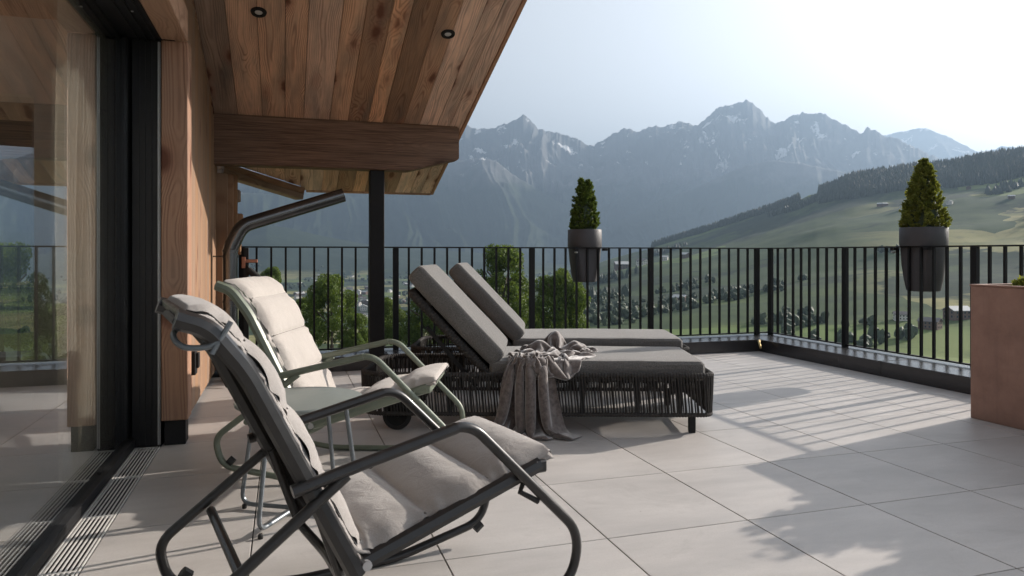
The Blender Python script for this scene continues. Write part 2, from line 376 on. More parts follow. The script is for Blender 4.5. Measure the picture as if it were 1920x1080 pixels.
def height(az, r):
    az = np.asarray(az, float); r = np.asarray(r, float)
    x = r*np.sin(az); y = r*np.cos(az)
    z = np.interp(r, HB_R, HB_Z)
    z = z+(fbm(x/260, y/260, 4, 3)-.5)*np.clip(r/40, 0, 14)*np.clip((r-30)/100, 0, 1)
    # left: the slope by the house stays higher
    la = np.clip((px_az(640)-az)/.25, 0, 1); z = z+la*4.5*np.exp(-((r-55)/40)**2)
    # right hill
    a0 = px_az(880); on = np.clip((az-a0)/.06, 0, 1)*np.clip((2.6-az)/.6, 0, 1)
    rc = np.interp(az, px_az([p[0] for p in HILL_R]), [p[1] for p in HILL_R])
    zc = crest_z(HILL, np.minimum(az, 1.15), rc)
    rf = 430.; zf = -60.; t = np.clip((r-rf)/(rc-rf), 0, None)
    zcr = zc; zc = crest_smooth(HILL, np.minimum(az, 1.15), rc, .09); zc = zc+(zcr-zc)*sstep((t-.84)/.15)
    w = fbm(x/420+3, y/420, 4, 11)-.5; w2 = fbm(x/120, y/120, 4, 17)-.5
    prof = zf+(zc-zf)*(.30*t+.70*t**1.7)
    prof = prof+(w*46+w2*13)*np.clip(t*3, 0, 1)*np.clip((1-t)*4, 0, 1)
    back = zcr-(r-rc)*.28
    hz = np.where(t < 1, prof, back)
    k = 14.; hz = np.where(t > 0, hz, -1e4)
    lift = np.maximum(hz-z, 0)
    z = z+lift*on
    # left dark foothill
    rc2 = 5400.; z2 = crest_z(FOOT, az, rc2); t2 = 1-np.abs(r-rc2)/1300
    f = np.clip(t2, 0, 1)**.8
    z2 = -130+(z2+130)*f+(fbm(x/300, y/300, 4, 23)-.5)*60*np.clip(f*(1-f)*4, 0, 1)
    z = np.maximum(z, np.where(t2 > 0, z2, -1e4))
    return z
def polar(name, azs, rs, zf, m, kind='structure'):
    A, Rr = np.meshgrid(azs, rs); Z = zf(A, Rr)
    V = np.stack([Rr*np.sin(A), Rr*np.cos(A), Z], -1).reshape(-1, 3)
    na = len(azs); nr = len(rs); i, j = np.meshgrid(np.arange(na-1), np.arange(nr-1)); a = (j*na+i).ravel()
    Fq = np.stack([a, a+1, a+na+1, a+na], -1)
    pass
    o = link(name, arr_mesh(name, V, Fq, m)); tag(o, kind=kind); return o

def terrain_mat():
    m, nt, b, o = mat('meadow_ground'); g = G(nt); P = g.pos(); x, y, z = g.sep(P)
    r = g.m('SQRT', g.m('ADD', g.m('MULTIPLY', x, x), g.m('MULTIPLY', y, y)))
    wob = g.vm('ADD', P, g.comb(g.m('MULTIPLY', g.noise(P, .004, 3), 260), g.m('MULTIPLY', g.noise(g.vm('ADD', P, (900, 0, 0)), .004, 3), 260), 0))
    cell = g.n('TexVoronoi'); g.put(cell.inputs['Vector'], g.vm('MULTIPLY', wob, (1, .7, .0))); cell.inputs['Scale'].default_value = .0042
    cr = g.sep(cell.outputs['Color'])[0]
    grass = g.mix(g.ramp(g.noise(P, .02, 5, .6), .35, .7), c4((.034, .054, .022)), c4((.062, .088, .032)))
    hay = g.mix(g.noise(P, .03, 3), c4((.21, .21, .085)), c4((.31, .27, .13)))
    azx = g.m('DIVIDE', x, g.m('MAXIMUM', y, 1))
    hsel = g.m('ADD', g.m('MULTIPLY', g.m('SUBTRACT', 1, g.ramp(azx, .22, .40)), .9), g.ramp(azx, .90, 1.12))
    col = g.mix(g.m('MULTIPLY', g.ramp(cr, .42, .48), g.m('MINIMUM', hsel, 1)), grass, hay)
    bright = g.m('MULTIPLY', g.m('SUBTRACT', 1, g.ramp(r, 600, 900)), g.ramp(g.noise(g.vm('MULTIPLY', P, (1, 1, 3)), .012, 4), .50, .62))
    col = g.mix(g.m('MULTIPLY', bright, .7), col, c4((.12, .155, .045)))
    col = g.mix(g.m('MULTIPLY', g.ramp(cr, .80, .82), .8), col, c4((.12, .17, .05)))
    # banded slope tracks on the hay meadows
    band = g.m('SINE', g.m('ADD', g.m('MULTIPLY', z, .42), g.m('MULTIPLY', g.noise(P, .006, 3), 16)))
    col = g.mix(g.m('MULTIPLY', g.ramp(band, .2, .9), .38), col, c4((.06, .085, .03)))
    mot = g.noise(g.vm('MULTIPLY', P, (1, 1, 2)), .035, 6, .7); col = g.mix(g.m('MULTIPLY', g.ramp(mot, .52, .72), .55), col, c4((.026, .042, .022)))
    # forest floor patches
    fo = g.noise(g.vm('MULTIPLY', P, (1, 1, .3)), .0032, 6, .62)
    fmask = g.ramp(fo, .515, .545)
    far = g.ramp(r, 350, 700); fmask = g.m('MULTIPLY', fmask, far)
    rough_f = g.ramp(g.noise(P, .05, 3), .3, .7)
    foh = g.mix(rough_f, c4((.016, .028, .016)), c4((.034, .050, .024)))
    col = g.mix(fmask, col, foh)
    col = g.mix(g.m('SUBTRACT', 1, g.ramp(r, 60, 110)), col, c4((.075, .085, .035)))
    hill = g.m('MULTIPLY', g.ramp(r, 3600, 4200), g.ramp(z, -112, -85)); col = g.mix(hill, col, foh)
    nt.links.new(col, b.inputs['Base Color']); b.inputs['Roughness'].default_value = .95; b.inputs['Specular IOR Level'].default_value = .1
    return m
M['terrain'] = terrain_mat()
az_t = np.concatenate([np.radians(np.arange(-180, -32, 4.)), np.radians(np.arange(-30, 62, .13)), np.radians(np.arange(64, 181, 4.))])
az_t[-1] = math.pi; az_t[0] = -math.pi
r_t = np.concatenate([[.5, 10, 18, 26, 34, 44], np.geomspace(55, 3600, 190), np.linspace(3650, 7400, 75), [9000, 12000, 16000, 22000]])
polar('terrain', az_t, r_t, height, M['terrain'])

def rock_mat():
    m, nt, b, o = mat('mountain_rock'); g = G(nt); P = g.pos(); x, y, z = g.sep(P)
    nrm = g.sep(g.n('NewGeometry').outputs['Normal'])[2]
    n1 = g.noise(P, .0022, 7, .65); n2 = g.noise(g.vm('MULTIPLY', P, (1, 1, .35)), .008, 6, .65)
    rock = g.mix(n2, c4((.08, .08, .08)), c4((.19, .187, .183)))
    forest = g.mix(g.noise(P, .01, 4), c4((.018, .030, .017)), c4((.045, .06, .03)))
    tl = g.m('ADD', z, g.m('MULTIPLY', g.m('SUBTRACT', n1, .5), 900))
    col = g.mix(g.ramp(tl, 640, 880), forest, rock)
    sn = g.noise(g.vm('MULTIPLY', P, (1, 1, .45)), .0036, 6, .68)
    smask = g.m('MULTIPLY', g.ramp(sn, .585, .625), g.ramp(z, 800, 1150))
    smask = g.m('MULTIPLY', smask, g.ramp(nrm, .35, .6))
    col = g.mix(smask, col, c4((.80, .81, .82)))
    nt.links.new(col, b.inputs['Base Color']); b.inputs['Roughness'].default_value = .95; b.inputs['Specular IOR Level'].default_value = .1
    return m
M['rock'] = rock_mat()
MAIN = [(-1600, 230), (-900, 180), (-300, 240), (0, 300), (200, 262), (440, 290), (600, 250), (760, 262), (860, 240), (870, 234), (880, 237), (900, 241), (915, 243), (930, 238), (945, 233), (965, 225), (980, 215), (995, 226), (1010, 241), (1030, 247), (1060, 252), (1085, 262), (1100, 271), (1113, 273), (1125, 266), (1140, 255), (1155, 249), (1170, 241), (1185, 244), (1200, 246), (1215, 238), (1230, 234), (1237, 240), (1250, 236), (1275, 229), (1290, 232), (1308, 236), (1322, 222), (1340, 207), (1352, 199), (1380, 195), (1400, 187), (1415, 196), (1430, 211), (1445, 228), (1455, 232), (1470, 225), (1485, 217), (1505, 211), (1522, 214), (1540, 210), (1556, 221), (1580, 232), (1600, 243), (1612, 250), (1620, 246), (1628, 238), (1634, 246), (1642, 242), (1650, 250), (1665, 256), (1690, 264), (1720, 277), (1745, 291), (1775, 300), (1850, 330), (2000, 380), (2400, 420), (3200, 430)]
LEFT = [(-900, 380), (0, 340), (300, 350), (560, 368), (700, 335), (800, 310), (900, 296), (930, 302), (960, 326), (1015, 360), (1080, 395), (1144, 424), (1200, 455), (1300, 500)]
RIGHT = [(1020, 500), (1090, 462), (1130, 434), (1171, 409), (1250, 372), (1330, 340), (1400, 309), (1450, 300), (1500, 306), (1560, 318), (1640, 332), (1720, 345), (1900, 370), (2400, 400), (3200, 420)]
FARR = [(1500, 300), (1600, 262), (1650, 256), (1675, 250), (1700, 245), (1715, 242), (1730, 240), (1745, 243), (1760, 250), (1775, 254), (1790, 262), (1805, 270), (1822, 279), (1840, 288), (1860, 281), (1880, 273), (1895, 276), (1920, 277), (2000, 292), (2200, 270), (3200, 300)]
def mountain(name, pts, rc, depth, foot, azr, seed, amp=1., step=.045, nr=120, jag=26):
    azs = np.radians(np.arange(azr[0], azr[1], step))
    u = np.concatenate([np.linspace(-1, 0, nr), np.linspace(0, .35, 14)[1:]])
    rs = rc+u*depth
    def zf(A, Rr):
        zc = crest_z(pts, A, rc); t = 1-np.abs((Rr-rc)/depth)
        x = Rr*np.sin(A); y = Rr*np.cos(A)
        zs_ = crest_smooth(pts, A, rc, .05); zc = zs_+(zc-zs_)*sstep((t-.70)/.28)
        zc = zc+sstep((t-.6)/.4)*(fbm(A*260+seed, Rr*0+seed, 5, seed+50)-.5)*jag*2
        # spurs running down towards the viewer: ridged in azimuth, warped with distance
        wv = (fbm(x/1500, y/1500, 3, seed)-.5)*3.2
        sp = fbm(A*17+wv*.7, (Rr-rc)/4200+seed, 5, seed+5, True)
        sp2 = fbm(A*60+wv*2, (Rr-rc)/1400, 4, seed+9, True)
        g_ = t**1.25
        h = foot+(zc-foot)*g_
        rel = np.clip((1-t)*5, 0, 1)*np.clip(t*3, 0, 1)
        iso = fbm(x/420, y/420, 5, seed+20, True)
        h = h+((sp-.62)*(zc-foot)*.30+(sp2-.6)*(zc-foot)*.13+(iso-.6)*(zc-foot)*.16)*rel*amp
        return np.minimum(h, zc)
    return polar(name, azs, rs, zf, M['rock'])
tag(mountain('mountain_range', MAIN, 9600, 3000, -180, (-60, 75), 31), label='jagged grey mountain range with snow patches across the skyline')
tag(mountain('mountain_slope', LEFT, 7900, 1900, -180, (-55, 35), 77, .8, .08, 70, 10))
tag(mountain('mountain_slope', RIGHT, 7600, 1700, -180, (17, 75), 91, .8, .08, 70, 10))
tag(mountain('far_mountains', FARR, 15500, 3500, -180, (36, 75), 13, .8, .07, 60, 20))

# haze: one closed box of even air
TOPZ = 2150.
hz = MB().box(-19500, 19500, -3000, 21500, -182, TOPZ)
m = bpy.data.materials.new('haze_air'); m.use_nodes = True; nt = m.node_tree; nt.nodes.clear()
out = nt.nodes.new('ShaderNodeOutputMaterial'); pv = nt.nodes.new('ShaderNodeVolumePrincipled')
pv.inputs['Color'].default_value = (.27, .375, .51, 1); pv.inputs['Density'].default_value = HAZE_DENSITY; pv.inputs['Anisotropy'].default_value = .40
nt.links.new(pv.outputs[0], out.inputs['Volume'])
tag(obj('haze', hz, m), kind='stuff')

# ------------------------------------------------------------------ terrace floor
XT = [-.60, -.105, .49, 1.06, 1.626, 2.175, 2.703, 3.24, 3.79, 4.35, 4.555]
YT = [-1.345+.6*k for k in range(13)]
YT = [y for y in YT if y < 6.1]+[6.135]
floor = obj('terrace_floor', MB().box(-.62, 5.0, -1.6, 6.6, -.25, -.008), M['joint']); tag(floor, kind='structure')
tcache = {}
for i in range(len(XT)-1):
    for j in range(len(YT)-1):
        w, l = round(XT[i+1]-XT[i], 3), round(YT[j+1]-YT[j], 3)
        if (w, l) not in tcache: tcache[(w, l)] = MB().box(-w/2+.0022, w/2-.0022, -l/2+.0022, l/2-.0022, -.02, 0, .0012).mesh('tile', M['tile'])
        link('tile', tcache[(w, l)], floor, ((XT[i]+XT[i+1])/2, (YT[j]+YT[j+1])/2, 0), (R(random.uniform(-.03, .03)), R(random.uniform(-.03, .03)), 0))
# kerb of dark sheet metal round the terrace
KX0, KX1, KY0, KY1, KH = 4.558, 5.03, 6.138, 6.60, .118
kerb = MB()
kerb.box(-.50, KX0, KY0, KY1, -.3, KH, .003)
kerb.box(KX0+.0, KX1, -1.6, KY1, -.3, KH+.001, .003)
tag(obj('kerb', kerb, M['kerbmetal']), 'dark sheet metal kerb running under the railing', kind='structure')
seams = MB()
for y in (.6, 2.6, 4.6): seams.box(KX0-.003, KX1-.01, y-.012, y+.012, .02, KH+.0035, .001)
for x in (1.4, 3.3): seams.box(x-.012, x+.012, KY0-.003, KY1-.01, .02, KH+.0035, .001)
tag(obj('kerb_seam', seams, M['kerbmetal']), kind='structure')

# ------------------------------------------------------------------ railings
RX, RY, RT = 4.95, 6.50, 1.045
def railing(label, x0, x1, posts, bal, loc, rz, post_w=.05):
    t = thing('railing', label, 'railing', loc, rz)
    obj('top_rail', MB().box(x0, x1, -.022, .022, RT-.012, RT, .002), M['black'], t)
    obj('bottom_rail', MB().box(x0, x1, -.013, .013, .135, .147, .001), M['black'], t)
    bm_ = MB().box(-.0085, .0085, -.0105, .0105, .1475, RT-.0125).mesh('baluster', M['black'])
    pm = MB().box(-post_w/2, post_w/2, -.02, .02, KH+.002, RT-.0125, .002).mesh('post', M['black'])
    for p in posts: link('post', pm, t, (p, 0, 0))
    for p in bal: link('baluster', bm_, t, (p, 0, 0))
    return t
pf = [-.345, .959, 2.262, 3.535, 4.80]
bf = []
for a, b in zip(pf[:-1], pf[1:]):
    k = round((b-a)/.1178); bf += [a+(b-a)*i/k for i in range(1, k)]
railing('long black metal railing of thin upright bars along the far edge of the terrace', -.37, 4.925, pf, bf, (0, RY, 0), 0)
pr = [6.47, 5.40, 4.09, 2.78, 1.47, .16, -1.15]
br = []
for a, b in zip(pr[:-1], pr[1:]):
    k = round((a-b)/.1178); br += [a+(b-a)*i/k for i in range(1, k)]
railing('black metal railing of upright bars down the right side, behind the rust brown planter', -1.4, RY+.022, pr, br, (RX, 0, 0), R(90))

# ------------------------------------------------------------------ chalet
WX = -.53
house = thing('chalet', 'timber chalet with boarded eaves and a large sliding glass door', 'house', (0, 0, 0))
SL = math.atan(.33)
def soff_z(y): return 2.085-.33*(y-6.146)
# roof deck above the soffit boards
E0, E1 = 1.9, 7.53
BX = [-6.0+.2*k for k in range(27)]+[-.70, -.53, -.355, -.168, .005, .149, .358, .505, .67, .793, .971, 1.107, 1.261, 1.372, 1.485]
BX = sorted(set(round(b, 3) for b in BX if True)); BX = [b for b in BX if not (-.75 < b < -.71)]
deck = MB()
def slab(mb, x0, x1, y0, y1, dz0, dz1):
    v = [(x, y, soff_z(y)+dz) for dz in (dz0, dz1) for y in (y0, y1) for x in (x0, x1)]
    mb.add(v, [(0, 2, 3, 1), (4, 5, 7, 6), (0, 1, 5, 4), (2, 6, 7, 3), (0, 4, 6, 2), (1, 3, 7, 5)])
def deck_poly(mb, dz0, dz1, poly):
    n = len(poly); v = [(x, y, soff_z(y)+dz0) for x, y in poly]+[(x, y, soff_z(y)+dz1) for x, y in poly]
    mb.add(v, [tuple(range(n)), tuple(range(2*n-1, n-1, -1))]+[(i, n+i, n+(i+1) % n, (i+1) % n) for i in range(n)])
deck_poly(deck, .026, .25, [(-6, E0), (-6, 6.6), (-.52, 7.0), (.20, 7.50), (1.47, 7.50), (1.47, E0)])
obj('roof_deck', deck, M['frame'], house)
edge_y = lambda x: 7.03+(x+.44)*.72 if x < .20 else 7.545
prev = None
for a, b in zip(BX[:-1], BX[1:]):
    if b-a < .03: continue
    y1 = 6.5 if b < -.5 else min(edge_y(a), edge_y(b)) if b <= .2 else 7.545
    if a < -.6: y1 = 6.4
    L = (y1-E0)/math.cos(SL); w = b-a-.003
    mb = MB().box(-L/2, L/2, -w/2, w/2, 0, .022, .0018)
    if -.5 < b <= .21:                 # these boards are cut along the slanted eaves line
        mb.v = [(x_+(.72*w if (x_ > 0 and y_ < 0) else 0), y_, z_) for x_, y_, z_ in mb.v]
    yc = (y1+E0)/2
    o = obj('board', mb, M['board'], house, ((a+b)/2, yc, soff_z(yc)+random.uniform(0, .0015)), (0, 0, 0))
    o.rotation_euler = (Matrix.Rotation(R(90), 4, 'Z') @ Matrix.Rotation(SL, 4, 'Y')).to_euler()
# fascia along the gable edge and the eaves edge
fa = MB(); slab(fa, 1.487, 1.512, E0, 7.55, -.012, .27); obj('verge_board', fa, M['lintel'], house)
fa = MB(); slab(fa, .21, 1.486, 7.547, 7.57, -.01, .26); obj('eaves_board', fa, M['board'], house)
# boxed diagonal strip by the wall
p0 = Vector((-.52, 6.975, soff_z(6.975)-.004)); p1 = Vector((.185, 7.485, soff_z(7.485)-.004))
dv = (p1-p0); L = dv.length; q = dv.to_track_quat('X', 'Z')
for k in range(2):
    o = obj('eaves_strip_board', MB().box(0, L, -.02, .10, -.058-k*.060, -k*.060-.0015, .002), M['board'], house, p0); o.rotation_mode = 'QUATERNION'; o.rotation_quaternion = q

# the big beam with its chamfered end
bmv = MB(); y0, y1 = 6.11, 6.29
prof = [(-.70, 1.692), (1.02, 1.692), (1.455, 1.806), (1.455, 2.085), (-.70, 2.085)]
BMC = Vector((.4, 6.2, 1.9)); n = len(prof)
bmb = bmesh.new()
fr = [bmb.verts.new((x-BMC.x, y0-BMC.y, z-BMC.z)) for x, z in prof]; bk = [bmb.verts.new((x-BMC.x, y1-BMC.y, z-BMC.z)) for x, z in prof]
bmb.faces.new(fr); bmb.faces.new(bk[::-1])
for i in range(n): bmb.faces.new((fr[(i+1) % n], fr[i], bk[i], bk[(i+1) % n]))
bmesh.ops.recalc_face_normals(bmb, faces=bmb.faces[:])
bmesh.ops.bevel(bmb, geom=bmb.edges[:], offset=.008, segments=2, affect='EDGES')
obj('beam', MB().bm(bmb), M['beam'], house, BMC)
# packing board between beam and soffit
obj('beam_packer', MB().box(-.55, 1.44, 6.125, 6.28, 2.0855, 2.094), M['beam'], house)
obj('steel_post', MB().box(.692, .812, 6.15, 6.27, KH+.004, 1.690, .004), M['black'], house)
obj('post_foot', MB().box(.66, .845, 6.142, 6.30, KH+.0015, KH+.012, .001), M['black'], house)
# timber wall: backing and upright planks
obj('wall', MB().box(-.78, WX-.022, 4.14, 6.42, 0.0, 2.9), M['dark'], house)
ys = 4.146; k = 0
while ys < 6.40:
    w = min(.145, 6.42-ys); top = min(2.83, soff_z(ys+w)-.004)
    mb = MB().box(-.0095, .0095, -w/2+.0012, w/2-.0012, -(top-.035)/2, (top-.035)/2, .0015)
    obj('plank', mb, M['plank'], house, (WX-.0105, ys+w/2, (top+.035)/2)); ys += w
# wall above the door
obj('wall_above_door', MB().box(-.78, WX-.022, -3.0, 4.14, 2.30, 3.06), M['dark'], house)
for k in range(5):
    za = 2.235+k*.17
    L = 7.1; mb = MB().box(-L/2, L/2, -.083, .083, -.0095, .0095, .0015)
    o = obj('plank', mb, M['board'], house, (WX-.0105, 4.14-L/2, za+.085)); o.rotation_euler = Matrix(((0, 0, 1), (1, 0, 0), (0, 1, 0))).to_euler()
# corner return at the far end of the wall, notched log ends
for k, (x1, y0, y1) in enumerate(((-.445, 6.30, 6.352), (-.405, 6.354, 6.406), (-.375, 6.408, 6.46))):
    obj('corner_plank', MB().box(-.06, .06, -.026, .026, -.80, .80, .003), M['plank'], house, (x1-.06, (y0+y1)/2, .84))
for z, dx in ((.62, .03), (1.02, .022), (1.27, .035), (1.47, .015)):
    obj('log_end', MB().box(-.05, .05, -.05, .05, -.05, .05, .008), M['plank'], house, (-.42+dx, 6.50, z))
obj('door_post', MB().box(-.0625, .0625, -.07, .07, -.97, .97, .004), M['postwood'], house, (-.5345, 4.085, 1.098))
obj('post_shoe', MB().box(-.585, -.485, 4.03, 4.14, 0.001, .127, .002), M['black'], house)
obj('lintel', MB().box(-.0625, .0625, -3.55, 3.55, -.08, .08, .004), M['lintel'], house, (-.5345, .464, 2.150))
# wall socket and the short rod at the wall's foot
obj('wall_socket', MB().box(WX, WX+.03, 4.62, 4.70, .26, .40, .006).box(WX+.03, WX+.045, 4.63, 4.69, .30, .39, .004), M['black'], house)
# sliding door: head, jamb, sill, glass
GX = -.745
obj('door_head', MB().box(-.86, -.600, -3.0, 4.10, 2.072, 2.30, .003), M['frame'], house)
for x, w in ((-.625, .006), (-.665, .012), (-.705, .008)):
    obj('head_track', MB().box(x-w/2, x+w/2, -3.0, 4.03, 2.060, 2.0715), M['frame'], house)
for y in (2.9, 3.55):
    obj('screw', MB().lathe([(.006, 2.0565), (.006, 2.0595)], 10, -.645, y), M['alu'], house)
jamb = MB(); jamb.box(-.735, -.600, 4.03, 4.10, .0, 2.0715, .003); obj('door_jamb', jamb, M['frame'], house)
for x in (-.700, -.675, -.645): obj('jamb_groove', MB().box(x-.003, x+.003, 4.024, 4.0295, .01, 2.06), M['frame'], house)
obj('jamb_trim', MB().box(-.6135, -.6095, 4.018, 4.0295, .01, 2.058), M['alu'], house)
obj('jamb_trim', MB().box(-.6055, -.6025, 4.018, 4.0295, .01, 2.058), M['alu'], house)
door = bpy.data.objects.new('sliding_door', None); C.objects.link(door); door.parent = house
obj('bottom_frame', MB().box(GX-.05, -.7185, -1.6, 4.028, .004, .045, .002), M['frame'], door)
obj('side_frame', MB().box(GX-.05, GX-.003, 3.985, 4.10, .045, 2.072, .002), M['frame'], door)
obj('pane', MB().box(GX-.006, GX, -2.9, 3.985, .045, 2.10), M['glass'], door)
# room behind the glass
obj('room_floor', MB().box(-5.2, -.80, -3.0, 5.2, -.05, 0.0), M['roomfloor'], house)
obj('room_wall', MB().box(-5.3, -5.2, -3, 5.2, 0, 2.6).box(-1.47, -.79, 5.1, 5.2, 0, 2.6).box(-5.2, -3.6, 5.1, 5.2, 0, 2.6).box(-3.598, -1.472, 5.1, 5.2, 1.96, 2.6).box(-3.598, -1.472, 5.1, 5.2, 0, .35).box(-5.2, -.79, -3.1, -3.0, 0, 2.6), M['room'], house)
obj('room_ceiling', MB().box(-5.2, -.865, -3, 5.1, 2.5, 2.6), M['room'], house)
obj('outer_wall', MB().box(-5.5, -5.31, -3, 5.2, -6, 3.0).box(-5.5, -.79, -3.3, -3.11, -6, 2.6).box(-1.47, -.79, 5.21, 5.4, -6, 2.2).box(-5.5, -3.6, 5.21, 5.4, -6, 2.2).box(-3.598, -1.472, 5.21, 5.4, 1.96, 2.2).box(-3.598, -1.472, 5.21, 5.4, -6, .35), M['plaster'], house)
obj('facade', MB().box(-5.4, 4.99, -3.0, 6.55, -6.5, -.26), M['plaster'], house)
# curtain
cv = []; cf = []; nn = 260
for i in range(nn+1):
    y = 3.42+i/nn*1.05; ph = i/nn
    for k, z in enumerate(np.linspace(.015, 2.3, 14)):
        a = .028+.010*math.sin(ph*9); x = -.885+a*math.sin(ph*88+.5*math.sin(ph*13+z*.7))+.006*math.sin(z*3+ph*20)
        cv.append((x, y+.008*math.sin(ph*60+z), z))
for i in range(nn):
    for k in range(13): cf.append((i*14+k, (i+1)*14+k, (i+1)*14+k+1, i*14+k+1))
tag(obj('curtain', MB().add(cv, cf, True), M['curtain']), 'cream pleated curtain hanging inside behind the sliding glass', 'curtain')

# floor drain along the door
dr = thing('floor_drain', 'slotted steel drain channel in the floor along the glass door', 'drain', (0, 0, 0))
obj('channel', MB().box(-.717, -.603, -1.6, 4.025, -.05, -.02), M['dark'], dr)
for x in (-.7155, -.6055): obj('edge_bar', MB().box(x-.0028, x+.0028, -1.6, 4.022, -.02, .0015, .0008), M['steel'], dr)
sm_ = MB().box(-.0031, .0031, -.2465, .2465, -.003, 0, .0006).mesh('slat', M['steel'])
cm_ = MB().box(-.0495, .0495, -.0022, .0022, -.0095, -.001).mesh('cross_bar', M['steel'])
for s in range(11):
    yc = 3.77-s*.5
    for k in range(7): link('slat', sm_, dr, (-.7045+k*.0147, yc, .001))
    for k in (-.2475, .2475): link('cross_bar', cm_, dr, (-.6605, yc+k, .0012))
# downlights in the soffit
for (x, y, lab) in ((-.156, 4.832, 'round black recessed downlight in the soffit boards near the wall'), (1.08, 4.871, 'round black recessed downlight in the soffit near the roof edge')):
    t = thing('downlight', lab, 'ceiling light', (x, y, soff_z(y)-.002), 0); t.rotation_euler = (-SL, 0, 0)
    obj('ring', MB().lathe([(.026, -.002), (.030, -.010), (.046, -.009), (.049, -.001), (.049, .004)], 32), M['black'], t)
    obj('lens', MB().lathe([(.0, -.0065), (.019, -.0062), (.0235, -.0035)], 20), M['lens'], t)
# downpipe
dp = thing('downpipe', 'dark metal downpipe bending from the eaves down the wall end', 'downpipe', (0, 0, 0))
pp = fillet([(.46, 6.02, 1.462), (-.315, 5.96, 1.20), (-.40, 5.95, 1.02), (-.40, 5.95, .02)], [.16, .16], 8)
obj('pipe', MB().tube(pp, .056, 20), M['pipe'], dp)
for z in (.99, .60): obj('pipe_collar', MB().lathe([(.0575, z), (.0605, z+.004), (.0605, z+.02), (.0575, z+.024)], 24, -.40, 5.95), M['pipe'], dp)
obj('pipe_bracket', MB().tube([(-.40, 5.95, .96), (-.45, 6.0, .96), (-.53, 6.02, .96)], .006, 8).lathe([(.060, .95), (.060, .97)], 24, -.40, 5.95), M['pipe'], dp)
# little garden spotlight on the railing end
sp = thing('spotlight', 'small black garden spotlight fixed with a copper clamp behind the downpipe', 'lamp', (-.30, 6.40, .0))
obj('stand', MB().box(-.025, .015, -.012, .012, KH, 1.03, .002), M['rubber'], sp)
obj('clamp', MB().box(-.03, .085, -.02, .0, .905, .935, .004).box(-.04, -.01, -.025, .01, .86, .955, .003), M['copper'], sp)
lh = MB().tube([(.015, -.02, .85), (.11, -.05, .755)], .030, 16, rfun=lambda t, i: .026+.008*t); obj('lamp_head', lh, M['rubber'], sp)
obj('lamp_bracket', MB().tube([(-.01, -.01, .90), (.03, -.03, .84), (.0, -.02, .78)], .008, 8), M['rubber'], sp)
# brass outlet at the kerb corner
hs_ = thing('overflow_spout', 'small brass spout curving out of the kerb at the corner', 'spout', (4.50, 5.98, 0))
obj('spout', MB().tube(catmull([(.07, .15, .10), (.0, .08, .115), (-.03, .03, .09), (-.04, .0, .055)], 5), .012, 12), M['brass'], hs_)
rd = tag(obj('rod', MB().tube([(-.40, 5.62, .012), (-.52, 5.92, .16)], .011, 8), M['rubber']), 'short black rod leaning at the foot of the timber wall', 'rod')

